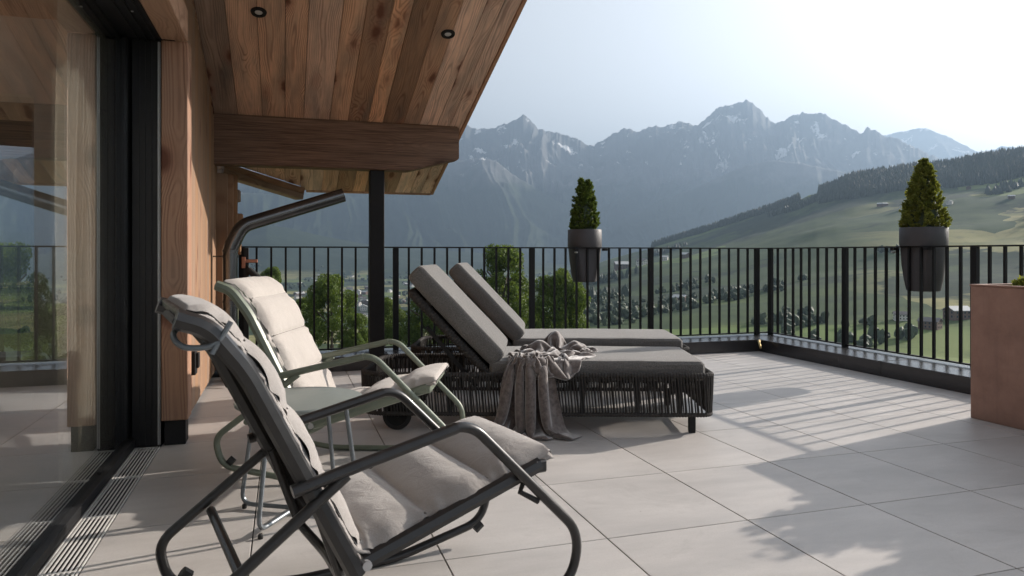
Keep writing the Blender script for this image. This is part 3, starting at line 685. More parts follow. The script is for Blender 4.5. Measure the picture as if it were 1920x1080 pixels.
# ------------------------------------------------------------------ dining: rocking chairs
AW = .265
def chair(label, loc, az, frame_m, sling_m, cush_m, seed, segs_b=(.145, .185, .19, .19), strap=False):
    t = thing('rocking_chair', label, 'chair', loc, R(90-az), 'cushioned tube frame rocking chairs')
    loop = [(-.42, .448), (.015, .553), (.36, .205), (.33, .075), (.02, .012), (-.30, .014), (-.63, .075), (-.66, .195), (-.30, .468)]
    rad = [.10, .13, .10, .6, .6, .09, .07]
    for sg in (-1, 1):
        pts = fillet([(u, sg*AW, z) for u, z in loop], rad, 8)
        obj('side_frame', MB().tube(pts, .0135, 12), frame_m, t)
        # flat oval armrest over the tube
        obj('arm_pad', MB().tube([(-.425, sg*AW, .449), (-.3, sg*AW, .479), (-.02, sg*AW, .543)], .018, 12, flat=.8), frame_m, t)
        obj('rubber_foot', MB().tube([(-.58, sg*AW, .088), (-.60, sg*AW, .105)], .018, 8), M['rubber'], t)
        obj('rubber_foot', MB().tube([(.30, sg*AW, .052), (.325, sg*AW, .07)], .018, 8), M['rubber'], t)
        rl = [(.245, .405), (-.25, .244)]
        obj('seat_rail', MB().tube([(u, sg*.235, z) for u, z in rl], .019, 8, flat=1.1), frame_m, t)
        bk_ = fillet([(-.25, sg*.235, .235), (-.50, sg*.235, .735), (-.578, sg*.235, .835), (-.640, sg*.235, .856)], [.4, .12], 7)
        obj('back_rail', MB().tube(bk_, .0165, 8, flat=1.75, up=(0, 1, 0)) if False else MB().tube([(p_.x-.020, p_.y*1.05, p_.z-.012) for p_ in bk_], .0225, 8, flat=1.0), frame_m, t)
        obj('arm_bolt', MB().tube([(-.39, sg*.235, .458), (-.39, sg*(AW+.015), .458)], .010, 8), M['rubber'], t)
        obj('pivot_bolt', MB().tube([(-.25, sg*.235, .244), (-.25, sg*(AW-.003), .244)], .012, 10), M['alu'], t)
        obj('seat_bracket', MB().tube([(.20, sg*.24, .385), (.175, sg*.25, .345), (.225, sg*.262, .315)], .008, 8), M['rubber'], t)
    obj('cross_tube', MB().tube([(-.525, -AW, .262), (-.525, AW, .262)], .0125, 10), frame_m, t)
    obj('cross_tube', MB().tube([(.345, -AW, .10), (.345, AW, .10)][:2], .0125, 10), frame_m, t) if False else None
    u_ = fillet([(-.37, -.225, .42), (-.295, -.215, .20), (-.275, 0, .185), (-.295, .215, .20), (-.37, .225, .42)], [.06, .4, .06], 6)
    obj('back_brace', MB().tube(u_, .0125, 10), frame_m, t)
    obj('front_bar', MB().box(.225, .262, -.25, .25, .385, .418, .004), frame_m, t)
    obj('top_bar', MB().box(-.652, -.622, -.205, .225, .838, .860, .004), frame_m, t)
    # sling
    prof = [Vector((u, 0, z)) for u, z in ((-.638, .862), (-.59, .850), (-.55, .81), (-.50, .745), (-.40, .545), (-.30, .345), (-.255, .262), (-.20, .262), (0, .328), (.235, .404))]
    sv = []; sf = []
    for i, p in enumerate(prof):
        for k in range(7): sv.append((p.x, -.232+.464*k/6, p.z-.004-.004*math.sin(math.pi*k/6)))
    for i in range(len(prof)-1):
        for k in range(6): sf.append((i*7+k, i*7+k+1, (i+1)*7+k+1, (i+1)*7+k))
    o = obj('sling', MB().add(sv, sf, True), sling_m, t)
    md = o.modifiers.new('s', 'SOLIDIFY'); md.thickness = .004
    # quilted cushion following the profile
    path = catmull([(-.640, 0, .858), (-.59, 0, .848), (-.542, 0, .803), (-.485, 0, .722), (-.405, 0, .565), (-.325, 0, .402), (-.266, 0, .292), (-.22, 0, .275), (-.10, 0, .308), (.06, 0, .362), (.235, 0, .418), (.285, 0, .436)], 24)
    S = [0.]
    for a, b in zip(path[:-1], path[1:]): S.append(S[-1]+(b-a).length)
    tot = S[-1]; S = np.array(S); PA = np.array([tuple(p) for p in path])
    seams_ = [0]
    for s_ in segs_b: seams_.append(seams_[-1]+s_)
    rest = tot-seams_[-1]; seams_ += [seams_[-1]+rest*f for f in (.33, .66, 1.)]
    seams_ = np.array(seams_)
    nu, nv = 250, 30; us = np.linspace(0, tot, nu); vs_ = np.linspace(-1, 1, nv); hw = .234
    px_ = np.interp(us, S, PA[:, 0]); pz_ = np.interp(us, S, PA[:, 2])
    tx = np.gradient(px_, us); tz = np.gradient(pz_, us); ln = np.hypot(tx, tz); nx, nz = -tz/ln, tx/ln
    nx, nz = np.where(nz < 0, -nx, nx), np.where(nz < 0, -nz, nz)
    seg = np.clip(np.searchsorted(seams_, us, 'right')-1, 0, len(seams_)-2)
    fr_ = (us-seams_[seg])/(seams_[seg+1]-seams_[seg])
    puff = .04+.96*np.clip(np.sin(np.pi*np.clip(fr_, 0, 1)), 0, 1)**.42
    VV = []; 
    for side_ in (1, -1):
        for i in range(nu):
            for j in range(nv):
                v = vs_[j]; e = (1-abs(v)**5)**.6 if abs(v) < 1 else 0
                wr = (fbm(np.array([us[i]*9+seed*3]), np.array([v*2.2+7]), 3, seed)[0]-.5)
                # puckers along the long edges
                pk = math.sin(us[i]*95+2*math.sin(us[i]*31+seed))*max(0, abs(v)-.80)*.020*(1 if side_ > 0 else .4)
                pk += math.sin(us[i]*52+1.7*seed+v)*max(0, abs(v)-.7)*.007
                tp_ = min(1, .45+us[i]*3.2); th = (.006+(.029 if us[i] < seams_[4] else .036)*puff[i]*e*tp_) if side_ > 0 else -(.002+.012*puff[i]*e)
                th += wr*.012*e*puff[i]*(1 if side_ > 0 else .3)+pk
                if abs(v) >= .999: th = -.006+.006*side_+pk
                if i == 0 or i == nu-1: th = .002*side_
                yy = v*(hw+.006*math.sin(us[i]*23+seed)-.010*(1-puff[i])*abs(v))
                VV.append((px_[i]+nx[i]*th, yy, pz_[i]+nz[i]*th))
    FF = []; off = nu*nv
    for i in range(nu-1):
        for j in range(nv-1):
            a = i*nv+j; FF.append((a, a+1, a+nv+1, a+nv)); FF.append((off+a, off+a+nv, off+a+nv+1, off+a+1))
    o = link('cushion', arr_mesh('cushion', VV, FF, cush_m), t)
    # seam piping across at each quilting line and the flat hem along the edges
    for s_ in seams_[1:-1]:
        x0_, z0_ = np.interp(s_, us, px_), np.interp(s_, us, pz_); k_ = int(np.argmin(abs(us-s_)))
        obj('seam', MB().tube([(x0_+nx[k_]*.009, yy, z0_+nz[k_]*.009) for yy in np.linspace(-.214, .214, 8)], .0028, 6), M['thread'], o)
    for sg in (-1, 1):
        hv = []; hf = []
        for i in range(0, nu, 2):
            rp = .003*math.sin(us[i]*75+seed)+.003*math.sin(us[i]*140)
            for w_ in (0, 1): hv.append((px_[i]+nx[i]*(rp*w_-.012*w_), sg*(hw-.006+.016*w_*(1+.3*math.sin(us[i]*60))), pz_[i]+nz[i]*(rp*w_-.012*w_)))
        for i in range(len(hv)//2-1): hf.append((2*i, 2*i+1, 2*i+3, 2*i+2))
        h_ = obj('hem', MB().add(hv, hf, True), cush_m, o); md = h_.modifiers.new('s', 'SOLIDIFY'); md.thickness = .003
    if strap:
        lp = catmull([(-.632, -.20, .838), (-.662, -.225, .810), (-.645, -.245, .785), (-.600, -.258, .783), (-.575, -.262, .797)], 6)
        obj('handle_loop', MB().tube(lp, .0065, 10), M['silver'], t)
        obj('strap_clip', MB().tube([(-.592, -.264, .768), (-.553, -.262, .835)], .006, 8), M['silver'], t)
        obj('strap_bar', MB().tube([(-.655, -.23, .836), (-.655, .02, .836)], .010, 8), M['rubber'], t)
    return t
chair('charcoal tube rocking chair with beige quilted cushion coloured darker as in shade, nearest the glass door and the camera', (.374, 2.023, 0), 77.5, M['char'], M['sling'], M['cush_shade'], 3, strap=True)
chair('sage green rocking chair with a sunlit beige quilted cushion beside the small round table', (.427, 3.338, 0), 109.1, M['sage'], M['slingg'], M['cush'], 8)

# small round table
tt = thing('side_table', 'small round sage grey table on thin bent tube legs between the rocking chairs', 'table', (.055, 2.83, 0), R(0))
obj('tabletop', MB().lathe([(.0, .416), (.218, .416), (.232, .420), (.234, .430), (.232, .4345), (.226, .436), (.002, .436)], 64), M['tabletop'], tt)
A_, B_ = Vector((-.153-.055, 2.948-2.83, 0)), Vector((-.0825-.055, 2.606-2.83, 0))
for P_ in (A_, B_):
    Q_ = -P_; tp = P_*.78; tq = Q_*.78; h = .018 if P_ is A_ else .030
    pts = fillet([(tp.x, tp.y, .415), (P_.x*1.03, P_.y*1.03, h), (Q_.x*1.03, Q_.y*1.03, h), (tq.x, tq.y, .415)], .045, 7)
    obj('leg_loop', MB().tube(pts, .0085, 10), M['silver'], tt)
    for X_ in (P_, Q_): obj('rubber_foot', MB().lathe([(.008, 0), (.009, .003), (.009, .014), (.006, .018)], 12, X_.x*.97, X_.y*.97), M['rubber'], tt)
obj('top_plate', MB().lathe([(.10, .410), (.10, .4155)], 24), M['silver'], tt)

# ------------------------------------------------------------------ sun loungers
LU0, LU1, LW = -1.835, .115, .735
def rrect(x0, x1, y0, y1, z, rl, rr, step=.02):
    pts = []
    def arc(cx, cy, r, a0):
        n = 8
        for k in range(n+1):
            a = a0+math.pi/2*k/n; pts.append((cx+r*math.cos(a), cy+r*math.sin(a)))
    arc(x1-rr, y1-rr, rr, 0); arc(x0+rl, y1-rl, rl, math.pi/2); arc(x0+rl, y0+rl, rl, math.pi); arc(x1-rr, y0+rr, rr, 1.5*math.pi)
    P = np.array(pts+[pts[0]]); S = np.concatenate([[0], np.cumsum(np.hypot(*np.diff(P, axis=0).T))])
    n = int(S[-1]/step); s = np.linspace(0, S[-1], n, endpoint=False)
    return [(np.interp(q, S, P[:, 0]), np.interp(q, S, P[:, 1]), z) for q in s]
def cushion_box(L, W, T, bev=.028, dome=.006):
    bm = bmesh.new(); bmesh.ops.create_cube(bm, size=1)
    for v in bm.verts: v.co = Vector((v.co.x*L, v.co.y*W, v.co.z*T))
    bmesh.ops.bevel(bm, geom=bm.edges[:], offset=bev, segments=3, affect='EDGES', profile=.6)
    bmesh.ops.subdivide_edges(bm, edges=[e for e in bm.edges if e.calc_length() > .12], cuts=12, use_grid_fill=True)
    for v in bm.verts:
        fx = max(0, 1-(2*v.co.x/L)**2); fy = max(0, 1-(2*v.co.y/W)**2)
        v.co.z += math.copysign(dome*(fx*fy)**.5*2, v.co.z)+.0025*mnoise.noise(Vector((v.co.x*5, v.co.y*5, 0)))
    bm.normal_update(); return MB().bm(bm, True)
def lounger(label, loc, rz):
    t = thing('sun_lounger', label, 'sun lounger', loc, rz, 'woven rope sun loungers')
    step = .0163
    def wrap_rim(z, r, inset=0):
        fine = rrect(LU0+inset, LU1-inset, inset, LW-inset, z, .15-inset, .07-inset*.5, step/3)
        return MB().tube(fine, r, 9, closed=True, rfun=lambda q, i: r*(1.0 if i % 3 else .80))
    obj('top_rim', wrap_rim(.313, .0165), M['rope'], t)
    obj('bottom_rim', wrap_rim(.098, .0125), M['rope'], t)
    top = rrect(LU0, LU1, 0, LW, .318, .15, .07, step); bot = rrect(LU0+.004, LU1-.004, .004, LW-.004, .095, .15, .07, step)
    n = min(len(top), len(bot)); st = MB(); cx, cy = (LU0+LU1)/2, LW/2
    rr = random.Random(5)
    for i in range(n):
        a = Vector(top[i]); b = Vector(bot[i]); d_ = Vector((a.x-cx, a.y-cy, 0)); 
        ox = 0 if (LU0+.15 < a.x < LU1-.07) else 1
        nr = Vector((0, math.copysign(1, a.y-cy), 0)) if not ox else Vector((math.copysign(1, a.x-cx), (a.y-cy)/LW, 0)).normalized()
        j = rr.uniform(-.002, .002)
        st.tube([a+nr*.014, (a+b)/2+nr*.012+Vector((j, 0, 0)), b+nr*.011], .0044, 5, cap=False)
        if i % 2 == 0: st.tube([a-nr*.014, (a+b)/2-nr*.010-Vector((j*1.5, 0, 0)), b-nr*.010], .0044, 4, cap=False)
    o = obj('rope_strands', st, M['rope'], t); tag(o, kind='stuff')
    # uprights of the frame
    um = MB().box(-.014, .014, -.009, .009, .10, .31, .002).mesh('upright', M['black'])
    for u in (-1.33, -.93, -.60, -.30, -.07):
        for y in (.0, LW): link('upright', um, t, (u, y, 0))
    # legs at the foot end, wheels at the head end
    lm = MB().box(-.019, .019, -.014, .014, .006, .10, .003).box(-.017, .017, -.012, .012, .0, .006)
    lmm = lm.mesh('leg', M['black'])
    for y in (.012, LW-.012): link('leg', lmm, t, (0, y, 0))
    for y in (.045, LW-.045):
        wh = MB(); pr_ = [(.076, -.014), (.080, -.010), (.080, .010), (.076, .014), (.060, .016), (.058, .016)]
        w_ = MB(); w_.lathe([(.058, -.016), (.060, -.0165)]+pr_+[(.058, -.016)], 32)
        e = bpy.data.objects.new('wheel', w_.mesh('wheel', M['rubber'])); C.objects.link(e); e.parent = t
        e.location = (-1.629, y, .080); e.rotation_euler = (R(90), 0, 0)
        hub = MB().lathe([(.0, -.006), (.052, -.010), (.0575, -.012), (.0575, .012), (.052, .010), (.014, .010), (.012, .017), (.002, .017)], 28)
        obj('hub', hub, M['black'], e)
        obj('axle_mount', MB().box(-1.645, -1.613, y+(.018 if y < .3 else -.040), y+(.040 if y < .3 else -.018), .07, .11, .003), M['black'], t)
    obj('axle', MB().tube([(-1.629, .05, .080), (-1.629, LW-.05, .080)], .009, 10), M['alu'], t)
    # slats carrying the mattress
    slm = MB().box(-.02, .02, .02, LW-.02, -.006, .006, .002).mesh('slat', M['black'])
    for u in np.arange(-1.05, .08, .115): link('slat', slm, t, (float(u), 0, .272))
    obj('seat_mattress', cushion_box(1.20, .665, .11, .038, .004), M['grey'], t, (-.515, LW/2, .330))
    # backrest: frame wrapped in rope, cushion in front of it
    ang = math.atan2(.72, -.69)
    a0 = Vector((-1.075, LW/2, .385)); dv_ = Vector((math.cos(ang), 0, math.sin(ang))); nv_ = Vector((math.sin(ang), 0, -math.cos(ang)))
    piv = bpy.data.objects.new('backrest', None); C.objects.link(piv); piv.parent = t; piv.location = a0; piv.rotation_euler = (0, -ang, 0)
    # local x along the back, local z: points to the sitter?
    sgn = -1
    obj('back_cushion', cushion_box(.70, .66, .108, .036), M['grey'], piv, (.335, 0, sgn*.010))
    fr_ = rrect(-.05, .60, -.30, .30, 0, .05, .05, .0055)
    o = obj('back_frame', MB().tube(fr_, .026, 10, closed=True, rfun=lambda q, i: .026*(1 if i % 3 else .86)), M['rope'], piv, (0, 0, -sgn*.086))
    ws = MB()
    for y in np.arange(-.285, .29, .0155): ws.tube([(-.04, y, 0), (.59, y, 0)], .005, 4, cap=False)
    o = obj('back_webbing', ws, M['rope'], piv, (0, 0, -sgn*.086)); tag(o, kind='stuff')
    obj('back_stop', MB().tube([(.50, -.24, 0), (.50, .24, 0)], .024, 10), M['grey'], piv, (0, 0, -sgn*.075))
    for y in (-.27, .27):
        b0 = Vector((-1.30, LW/2+y, .56)); b1 = Vector((-1.56, LW/2+y, .25))
        obj('prop_strut', MB().box(-.012, .012, -.004, .004, -.22, .22, .001), M['black'], t, (-1.33, LW/2+y, .40), (0, R(-40), 0))
    return t
LN = np.array([.32557, .94552]); LF = np.array([.94552, -.32557]); LB = np.array([2.126, 3.441])
near_l = lounger('grey cushioned rope sun lounger in front, with the taupe blanket thrown over it', (LB[0], LB[1], 0), R(-19))
q = LB+LN*1.07+LF*.105
far_l = lounger('grey cushioned rope sun lounger behind the other, close to the far railing', (q[0], q[1], 0), R(-19))
# the thrown blanket: a small cloth solver lets it fall and settle over the lounger
def drape_blanket(seed,steps=260,iters=11):
    rg=np.random.default_rng(seed); NS,NT=76,112; S,TT,TH=1.05,1.0,.47; T=TT+TH
    ph=rg.uniform(0,6.28,14); P=np.zeros((NT,NS,3))
    for j in range(NT):
        t=j/(NT-1)*T
        for i in range(NS):
            s=i/(NS-1); W=.20; nw=3.6+.9*ph[7]/6.28
            wv=2*math.pi*nw*s+ph[1]+1.1*math.sin(t*4+ph[2])+.8*math.sin(s*7+ph[9])
            off=.05*math.sin(wv)*(1+.45*math.sin(s*5+ph[0]))
            if t<TT:
                q=t/TT; W2=.32-.10*q
                y=.42-.47*q+.055*math.sin(q*19+ph[4]+s*3); z=.49+off*(1.1-.4*q)+.085*math.sin(q*14+ph[5]+s*4)*(1-.6*q)
                u=-.86+(s-.5)*W2*1.15+(1-q)*.17+.05*math.sin(q*13+ph[6]+s*2)
                if q>.9: z=z*(1-(q-.9)*10)+(.425+off*.35)*(q-.9)*10
            else:
                q=(t-TT)/(TH); a=min(1,q*6); sp=1+q*.35
                y=-.05-.045*a+off*(.45+.5*a)-.04*q; z=.425-q*.43+off*.35*(1-a); u=-.90+(s-.5)*W*sp+q*.10*(s*1.6)
            cr=.014*math.sin(s*41+t*23+ph[8])*math.sin(t*37-s*19+ph[10])+.010*math.sin(s*63-t*31+ph[11]); P[j,i]=(u+cr*.6,y+cr,z+cr*1.2)
    P0=P.copy(); jp=[int(TT*.97/T*(NT-1)),int(TT*1.02/T*(NT-1))]
    dx=S/(NS-1); dy=T/(NT-1)
    V=np.zeros_like(P); dt=1/120.; 
    hold=np.zeros(P.shape[:2]); 
    def cons(Q,a,b,L,k,comp=1.):
        d=Q[b]-Q[a]; l=np.linalg.norm(d,axis=-1,keepdims=True)+1e-9; c=(l-L)/l*k*.5; c=np.where(c<0,c*comp,c); d=d*c; Q[a]+=d; Q[b]-=d
    sl=np.s_
    def pairs(ax,off,n):
        out=[]
        for par in range(2*off if off>1 else 2):
            idx=np.arange(par,n-off,2*off if off>1 else 2)
            if ax==0: out.append((sl[idx,:],sl[idx+off,:]))
            else: out.append((sl[:,idx],sl[:,idx+off]))
        return out
    C1=[(a,b,dy,1.) for a,b in pairs(0,1,NT)]+[(a,b,dx,1.) for a,b in pairs(1,1,NS)]
    C2=[(a,b,2*dy,.03) for a,b in pairs(0,2,NT)]+[(a,b,2*dx,.03) for a,b in pairs(1,2,NS)]
    C2+=[(a,b,4*dy,.008) for a,b in pairs(0,4,NT)]+[(a,b,4*dx,.008) for a,b in pairs(1,4,NS)]
    dg=math.hypot(dx,dy); D=[]
    for pj in (0,1):
        for pi in (0,1):
            J=np.arange(pj,NT-1,2)[:,None]; I=np.arange(pi,NS-1,2)[None]
            D.append(((J,I),(J+1,I+1),dg,.25)); D.append(((J+1,I),(J,I+1),dg,.25))
    ang=math.atan2(.72,-.69); cb=np.array([-1.075+.335*math.cos(ang),.3675,.385+.335*math.sin(ang)])
    ex=np.array([math.cos(ang),0,math.sin(ang)]); ez=np.array([-math.sin(ang),0,math.cos(ang)])
    boxes=[((-.86,.364,.205),(.98,.375,.122)),((-.515,.3675,.2865),(.60,.3325,.0985))]
    def collide(Q,Qp):
        th=.007
        hit=np.zeros(Q.shape[:2],bool)
        m=Q[...,2]<th; Q[...,2]=np.where(m,th,Q[...,2]); hit|=m
        for c,h in boxes:
            c=np.array(c);h=np.array(h)+th; r=.035
            d=Q-c; q=np.abs(d)-(h-r); out=np.maximum(q,0); lo=np.linalg.norm(out,axis=-1); ins=lo<r
            inner=(q<0).all(-1)
            # rounded box push out
            n=out*np.sign(d)/(lo[...,None]+1e-9)
            newp=c+np.sign(d)*np.minimum(np.abs(d),(h-r))+n*r
            k=np.argmax(q,-1); 
            near=d.copy(); rows=np.indices(k.shape); near[rows[0],rows[1],k]=np.sign(near[rows[0],rows[1],k])*h[k]
            newi=c+near
            mm=ins&~inner; Q[mm]=newp[mm]; mi=inner; Q[mi]=newi[mi]; hit|=mm|mi
        d=Q-cb; lx=d@ex; ly=d[...,1]; lz=d@ez; h=np.array([.365,.335,.062])
        ins=(np.abs(lx)<h[0])&(np.abs(ly)<h[1])&(np.abs(lz)<h[2])
        # push along nearest of z faces / y face
        pz=h[2]-np.abs(lz); s=np.where(lz>=0,1,-1); 
        Q[ins]+= (s*pz)[ins][:,None]*ez
        hit|=ins
        # the thick inner bundle of the folded blanket, under its outermost layer
        for bc,br in (((-.73,.41,.40),(.045,.05,.115)),((-.83,.30,.40),(.06,.04,.07)),((-.62,.36,.39),(.05,.035,.07)),((-.94,.38,.40),(.04,.06,.07)),((-.54,.26,.385),(.05,.03,.04))):
            e=(Q-np.array(bc))/np.array(br); l=np.linalg.norm(e,axis=-1); m=(l<1)&(l>1e-6); Q[m]=np.array(bc)+(e[m]/l[m][:,None])*np.array(br); hit|=m
        return hit
    prev=P.copy()
    # spatial hash self collision (cheap): particles vs particles
    NP=NT*NS; gi=np.arange(NP); gj,gI=gi//NS,gi%NS
    def selfc(Q,r=.0135):
        X=Q.reshape(-1,3); cell=np.floor(X/r).astype(np.int64); key=(cell[:,0]*73856093)^(cell[:,1]*19349663)^(cell[:,2]*83492791)
        order=np.argsort(key,kind='stable'); ks=key[order]
        corr=np.zeros_like(X); cnt=np.zeros(NP)
        for ox in (-1,0,1):
            for oy in (-1,0,1):
                for oz in (-1,0,1):
                    k2=((cell[:,0]+ox)*73856093)^((cell[:,1]+oy)*19349663)^((cell[:,2]+oz)*83492791)
                    st=np.searchsorted(ks,k2,'left'); en=np.searchsorted(ks,k2,'right')
                    for m in range(4):
                        ok=(st+m)<en; a=gi[ok]; b=order[(st+m)[ok]]
                        f=(np.abs(gj[a]-gj[b])>2)|(np.abs(gI[a]-gI[b])>2); a=a[f]; b=b[f]
                        d=X[a]-X[b]; l=np.linalg.norm(d,axis=1); g=(l<r)&(l>1e-6); a=a[g]; d=d[g]; l=l[g]
                        np.add.at(corr,a,d/l[:,None]*((r-l)*.5)[:,None]); np.add.at(cnt,a,1)
        X+=corr/np.maximum(cnt,1)[:,None]
        return X.reshape(Q.shape)
    for st in range(steps):
        V[...,2]-=9.8*dt; V*=.985 if st<steps*.7 else .94
        Q=P+V*dt
        for it in range(iters):
            for a,b,L,k in C1: cons(Q,a,b,L,k,.9)
            for a,b,L,k in D: cons(Q,a,b,L,k,.6)
            if it%2==0:
                for a,b,L,k in C2: cons(Q,a,b,L,k,1.)
            if it%5==4: hit=collide(Q,P)
        Q=selfc(Q); hit=collide(Q,P)
        for jj in jp: Q[jj]=Q[jj]*.6+P0[jj]*.4
        V=(Q-P)/dt; sp=np.linalg.norm(V,axis=-1,keepdims=True); V=np.where(sp>2.,V/sp*2.,V)
        # friction
        V[hit]*=.25; 
        P=Q
        # slip stop: on-mattress contact nearly frozen
        m=hit&((Q[...,2]>.3)|(Q[...,2]<.02)); P=np.where(m[...,None],prev*.9+Q*.1,Q); prev=P.copy()
    return P
BV = drape_blanket(21).reshape(-1, 3)
NT_, NS_ = 112, 76
_i, _j = np.meshgrid(np.arange(NS_-1), np.arange(NT_-1)); _a = (_j*NS_+_i).ravel()
bl = link('blanket', arr_mesh('blanket', BV, np.stack([_a, _a+1, _a+NS_+1, _a+NS_], -1), M['blanket']), None, (LB[0], LB[1], 0), (0, 0, R(-19)))
md = bl.modifiers.new('thickness', 'SOLIDIFY'); md.thickness = .006; md.offset = 0
md = bl.modifiers.new('smooth', 'SUBSURF'); md.levels = 1; md.render_levels = 2
tag(bl, 'crumpled taupe velvet blanket draped over the front lounger down to the tiles', 'blanket')

# ------------------------------------------------------------------ planter and its plants
def tufts(mb_pts, n_leaf, size, seed, up=.4):
    """needle clusters: small bent quads pointing outward at each point"""
    rg = np.random.default_rng(seed); P = np.asarray([p[0] for p in mb_pts]); D = np.asarray([p[1] for p in mb_pts])
    P = np.repeat(P, n_leaf, 0); D = np.repeat(D, n_leaf, 0)
    d = D+rg.normal(0, .55, D.shape)+np.array([0, 0, up]); d /= np.linalg.norm(d, axis=1)[:, None]
    s = np.cross(d, rg.normal(0, 1, d.shape)); s /= np.linalg.norm(s, axis=1)[:, None]
    L = size*rg.uniform(.6, 1.3, (len(d), 1)); W = L*.16
    a = P-s*W*.4; b = P+s*W*.4; c_ = P+d*L*.6+s*W; e = P+d*L*.6-s*W; f = P+d*L
    V = np.stack([a, b, c_, f, e], 1).reshape(-1, 3); k = np.arange(len(d))[:, None]*5
    return V, k
def needles(name, pts, n_leaf, size, seed, m, parent, up=.4):
    V, k = tufts(pts, n_leaf, size, seed, up)
    Fq = np.concatenate([np.hstack([k, k+1, k+2, k+4]), np.hstack([k+4, k+2, k+3, k+3])]) if False else None
    tri = np.concatenate([np.hstack([k, k+1, k+2]), np.hstack([k, k+2, k+4]), np.hstack([k+4, k+2, k+3])])
    return link(name, arr_mesh(name, V, tri, m, False), parent)
def cone_pts(n, R0, H, z0, seed, tips=((0, 0, 1.0),), lump=.26):
    rg = np.random.default_rng(seed); out = []
    shoots = []
    while len(shoots) < n//16:
        tx_, ty_, th = tips[rg.integers(len(tips))]
        h = rg.random()**1.25; a = rg.random()*2*math.pi
        rad = R0*(1-h)**.72*(.93 if h > .08 else .75+2.2*h)*(1+lump*(2*float(vnoise(a*2.2+seed, h*7))-1)+lump*.6*(2*float(vnoise(a*5+seed, h*15))-1))
        rr = rad*(1-.22*rg.random()**2); q = 1 if len(tips) == 1 else .82
        shoots.append((tx_*h+rr*math.cos(a)*q, ty_*h+rr*math.sin(a)*q, z0+H*th*h, a, .55+.5*rg.random()))
    for x, y, z, a, up_ in shoots:          # each shoot a short brush of needle tufts pointing out and up
        dv_ = np.array([math.cos(a), math.sin(a), up_*1.5]); dv_ = dv_/np.linalg.norm(dv_); L_ = R0*rg.uniform(.10, .26)
        for k in range(16):
            f = k/15; out.append(((x+dv_[0]*L_*(f-.5)+rg.normal(0, .003), y+dv_[1]*L_*(f-.5)+rg.normal(0, .003), z+dv_[2]*L_*(f-.4)), tuple(dv_*.8)))
    return out
def rail_pot(label_pot, label_plant, loc, out_dir, r, ztop, zbot, tips, seed, mneedle, R0, H):
    """pot hangs on the rail: its lower half is cut flat so the bars pass in front of it"""
    t = thing('hanging_pot', label_pot, 'plant pot', (loc[0], loc[1], 0), out_dir, 'pots hung on the railing')
    cut = -.115      # local y of the flat front, just behind the bars
    prof = [(r*.60, zbot), (r*.70, zbot+.006), (r*.80, zbot+.09), (r*.90, zbot+.22), (r*.955, RT-.02), (r*.965, RT-.002)]
    n = 48; up_ = [(r*.985, RT), (r*1.0, RT+.01), (r*1.0, ztop-.004), (r*.985, ztop), (r*.93, ztop), (r*.92, ztop-.03)]
    lo = MB().lathe(prof, n); lo.v = [(x, max(y, cut), z) for x, y, z in lo.v]
    obj('pot_body', lo, M['pot'], t)
    obj('pot_collar', MB().lathe(up_, n), M['pot'], t)
    obj('soil', MB().lathe([(r*.93, ztop-.035), (.002, ztop-.028)], 24), M['soil'], t)
    obj('clamp', MB().box(-r*1.03, -r*.80, -.165, -.11, RT-.035, RT-.013, .002).box(r*.80, r*1.03, -.165, -.11, RT-.035, RT-.013, .002), M['black'], t)
    obj('clamp_bolt', MB().tube([(-r*.9, -.17, RT-.05), (-r*.9, -.12, RT-.05)], .008, 8), M['alu'], t)
    p = thing('dwarf_spruce', label_plant, 'shrub', (loc[0], loc[1], ztop-.03), out_dir, 'dwarf spruces in the railing pots')
    needles('foliage', cone_pts(11000, R0*1.0, H, .02, seed, tips), 4, .021, seed, mneedle, p)
    obj('trunk', MB().tube([(0, 0, 0), (0, 0, H*.8)], .012, 6, rfun=lambda q, i: .014*(1-q*.8)), M['bark'], p)
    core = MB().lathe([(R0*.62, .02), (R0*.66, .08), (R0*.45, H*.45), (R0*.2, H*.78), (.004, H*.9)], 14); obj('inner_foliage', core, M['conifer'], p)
rail_pot('anthracite pot hanging on the far railing, the smaller looking of the two', 'slim twin tipped dwarf spruce in the pot on the far railing', (2.865, RY+.125, 0), 0, .170, 1.222, .70, ((-.035, 0, 1.0), (.04, 0, .98)), 5, M['needle'], .185, .50)
rail_pot('anthracite pot hanging on the right railing between the corner and the planter', 'broad single tipped dwarf spruce catching the sun in the pot on the right railing', (RX+.125, 4.66, 0), R(-90), .180, 1.20, .67, ((0, 0, 1.0),), 9, M['needle2'], .190, .56)

pl = thing('planter', 'large rust brown rectangular planter by the right railing', 'planter', (3.912, 3.262, 0))
W_, L_, H_ = .56, 2.3, .789
ob = MB(); ob.box(0, .03, -L_, 0, .0, H_, .003); ob.box(W_-.03, W_, -L_, 0, .0, H_, .003); ob.box(.0305, W_-.0305, -.03, 0, 0, H_-.0005, .003); ob.box(.0305, W_-.0305, -L_, -L_+.03, 0, H_-.0005, .003)
obj('box', ob, M['planter'], pl)
obj('rim', MB().box(-.004, .034, -L_-.004, .004, H_+.0005, H_+.010, .002).box(W_-.034, W_+.004, -L_-.004, .004, H_+.0005, H_+.010, .002).box(.0345, W_-.0345, -.034, .004, H_+.0005, H_+.010, .002).box(.0345, W_-.0345, -L_-.004, -L_+.034, H_+.0005, H_+.010, .002), M['planter'], pl)
obj('soil', MB().box(.031, W_-.031, -L_+.031, -.031, .60, H_-.05), M['soil'], pl)
ps = []
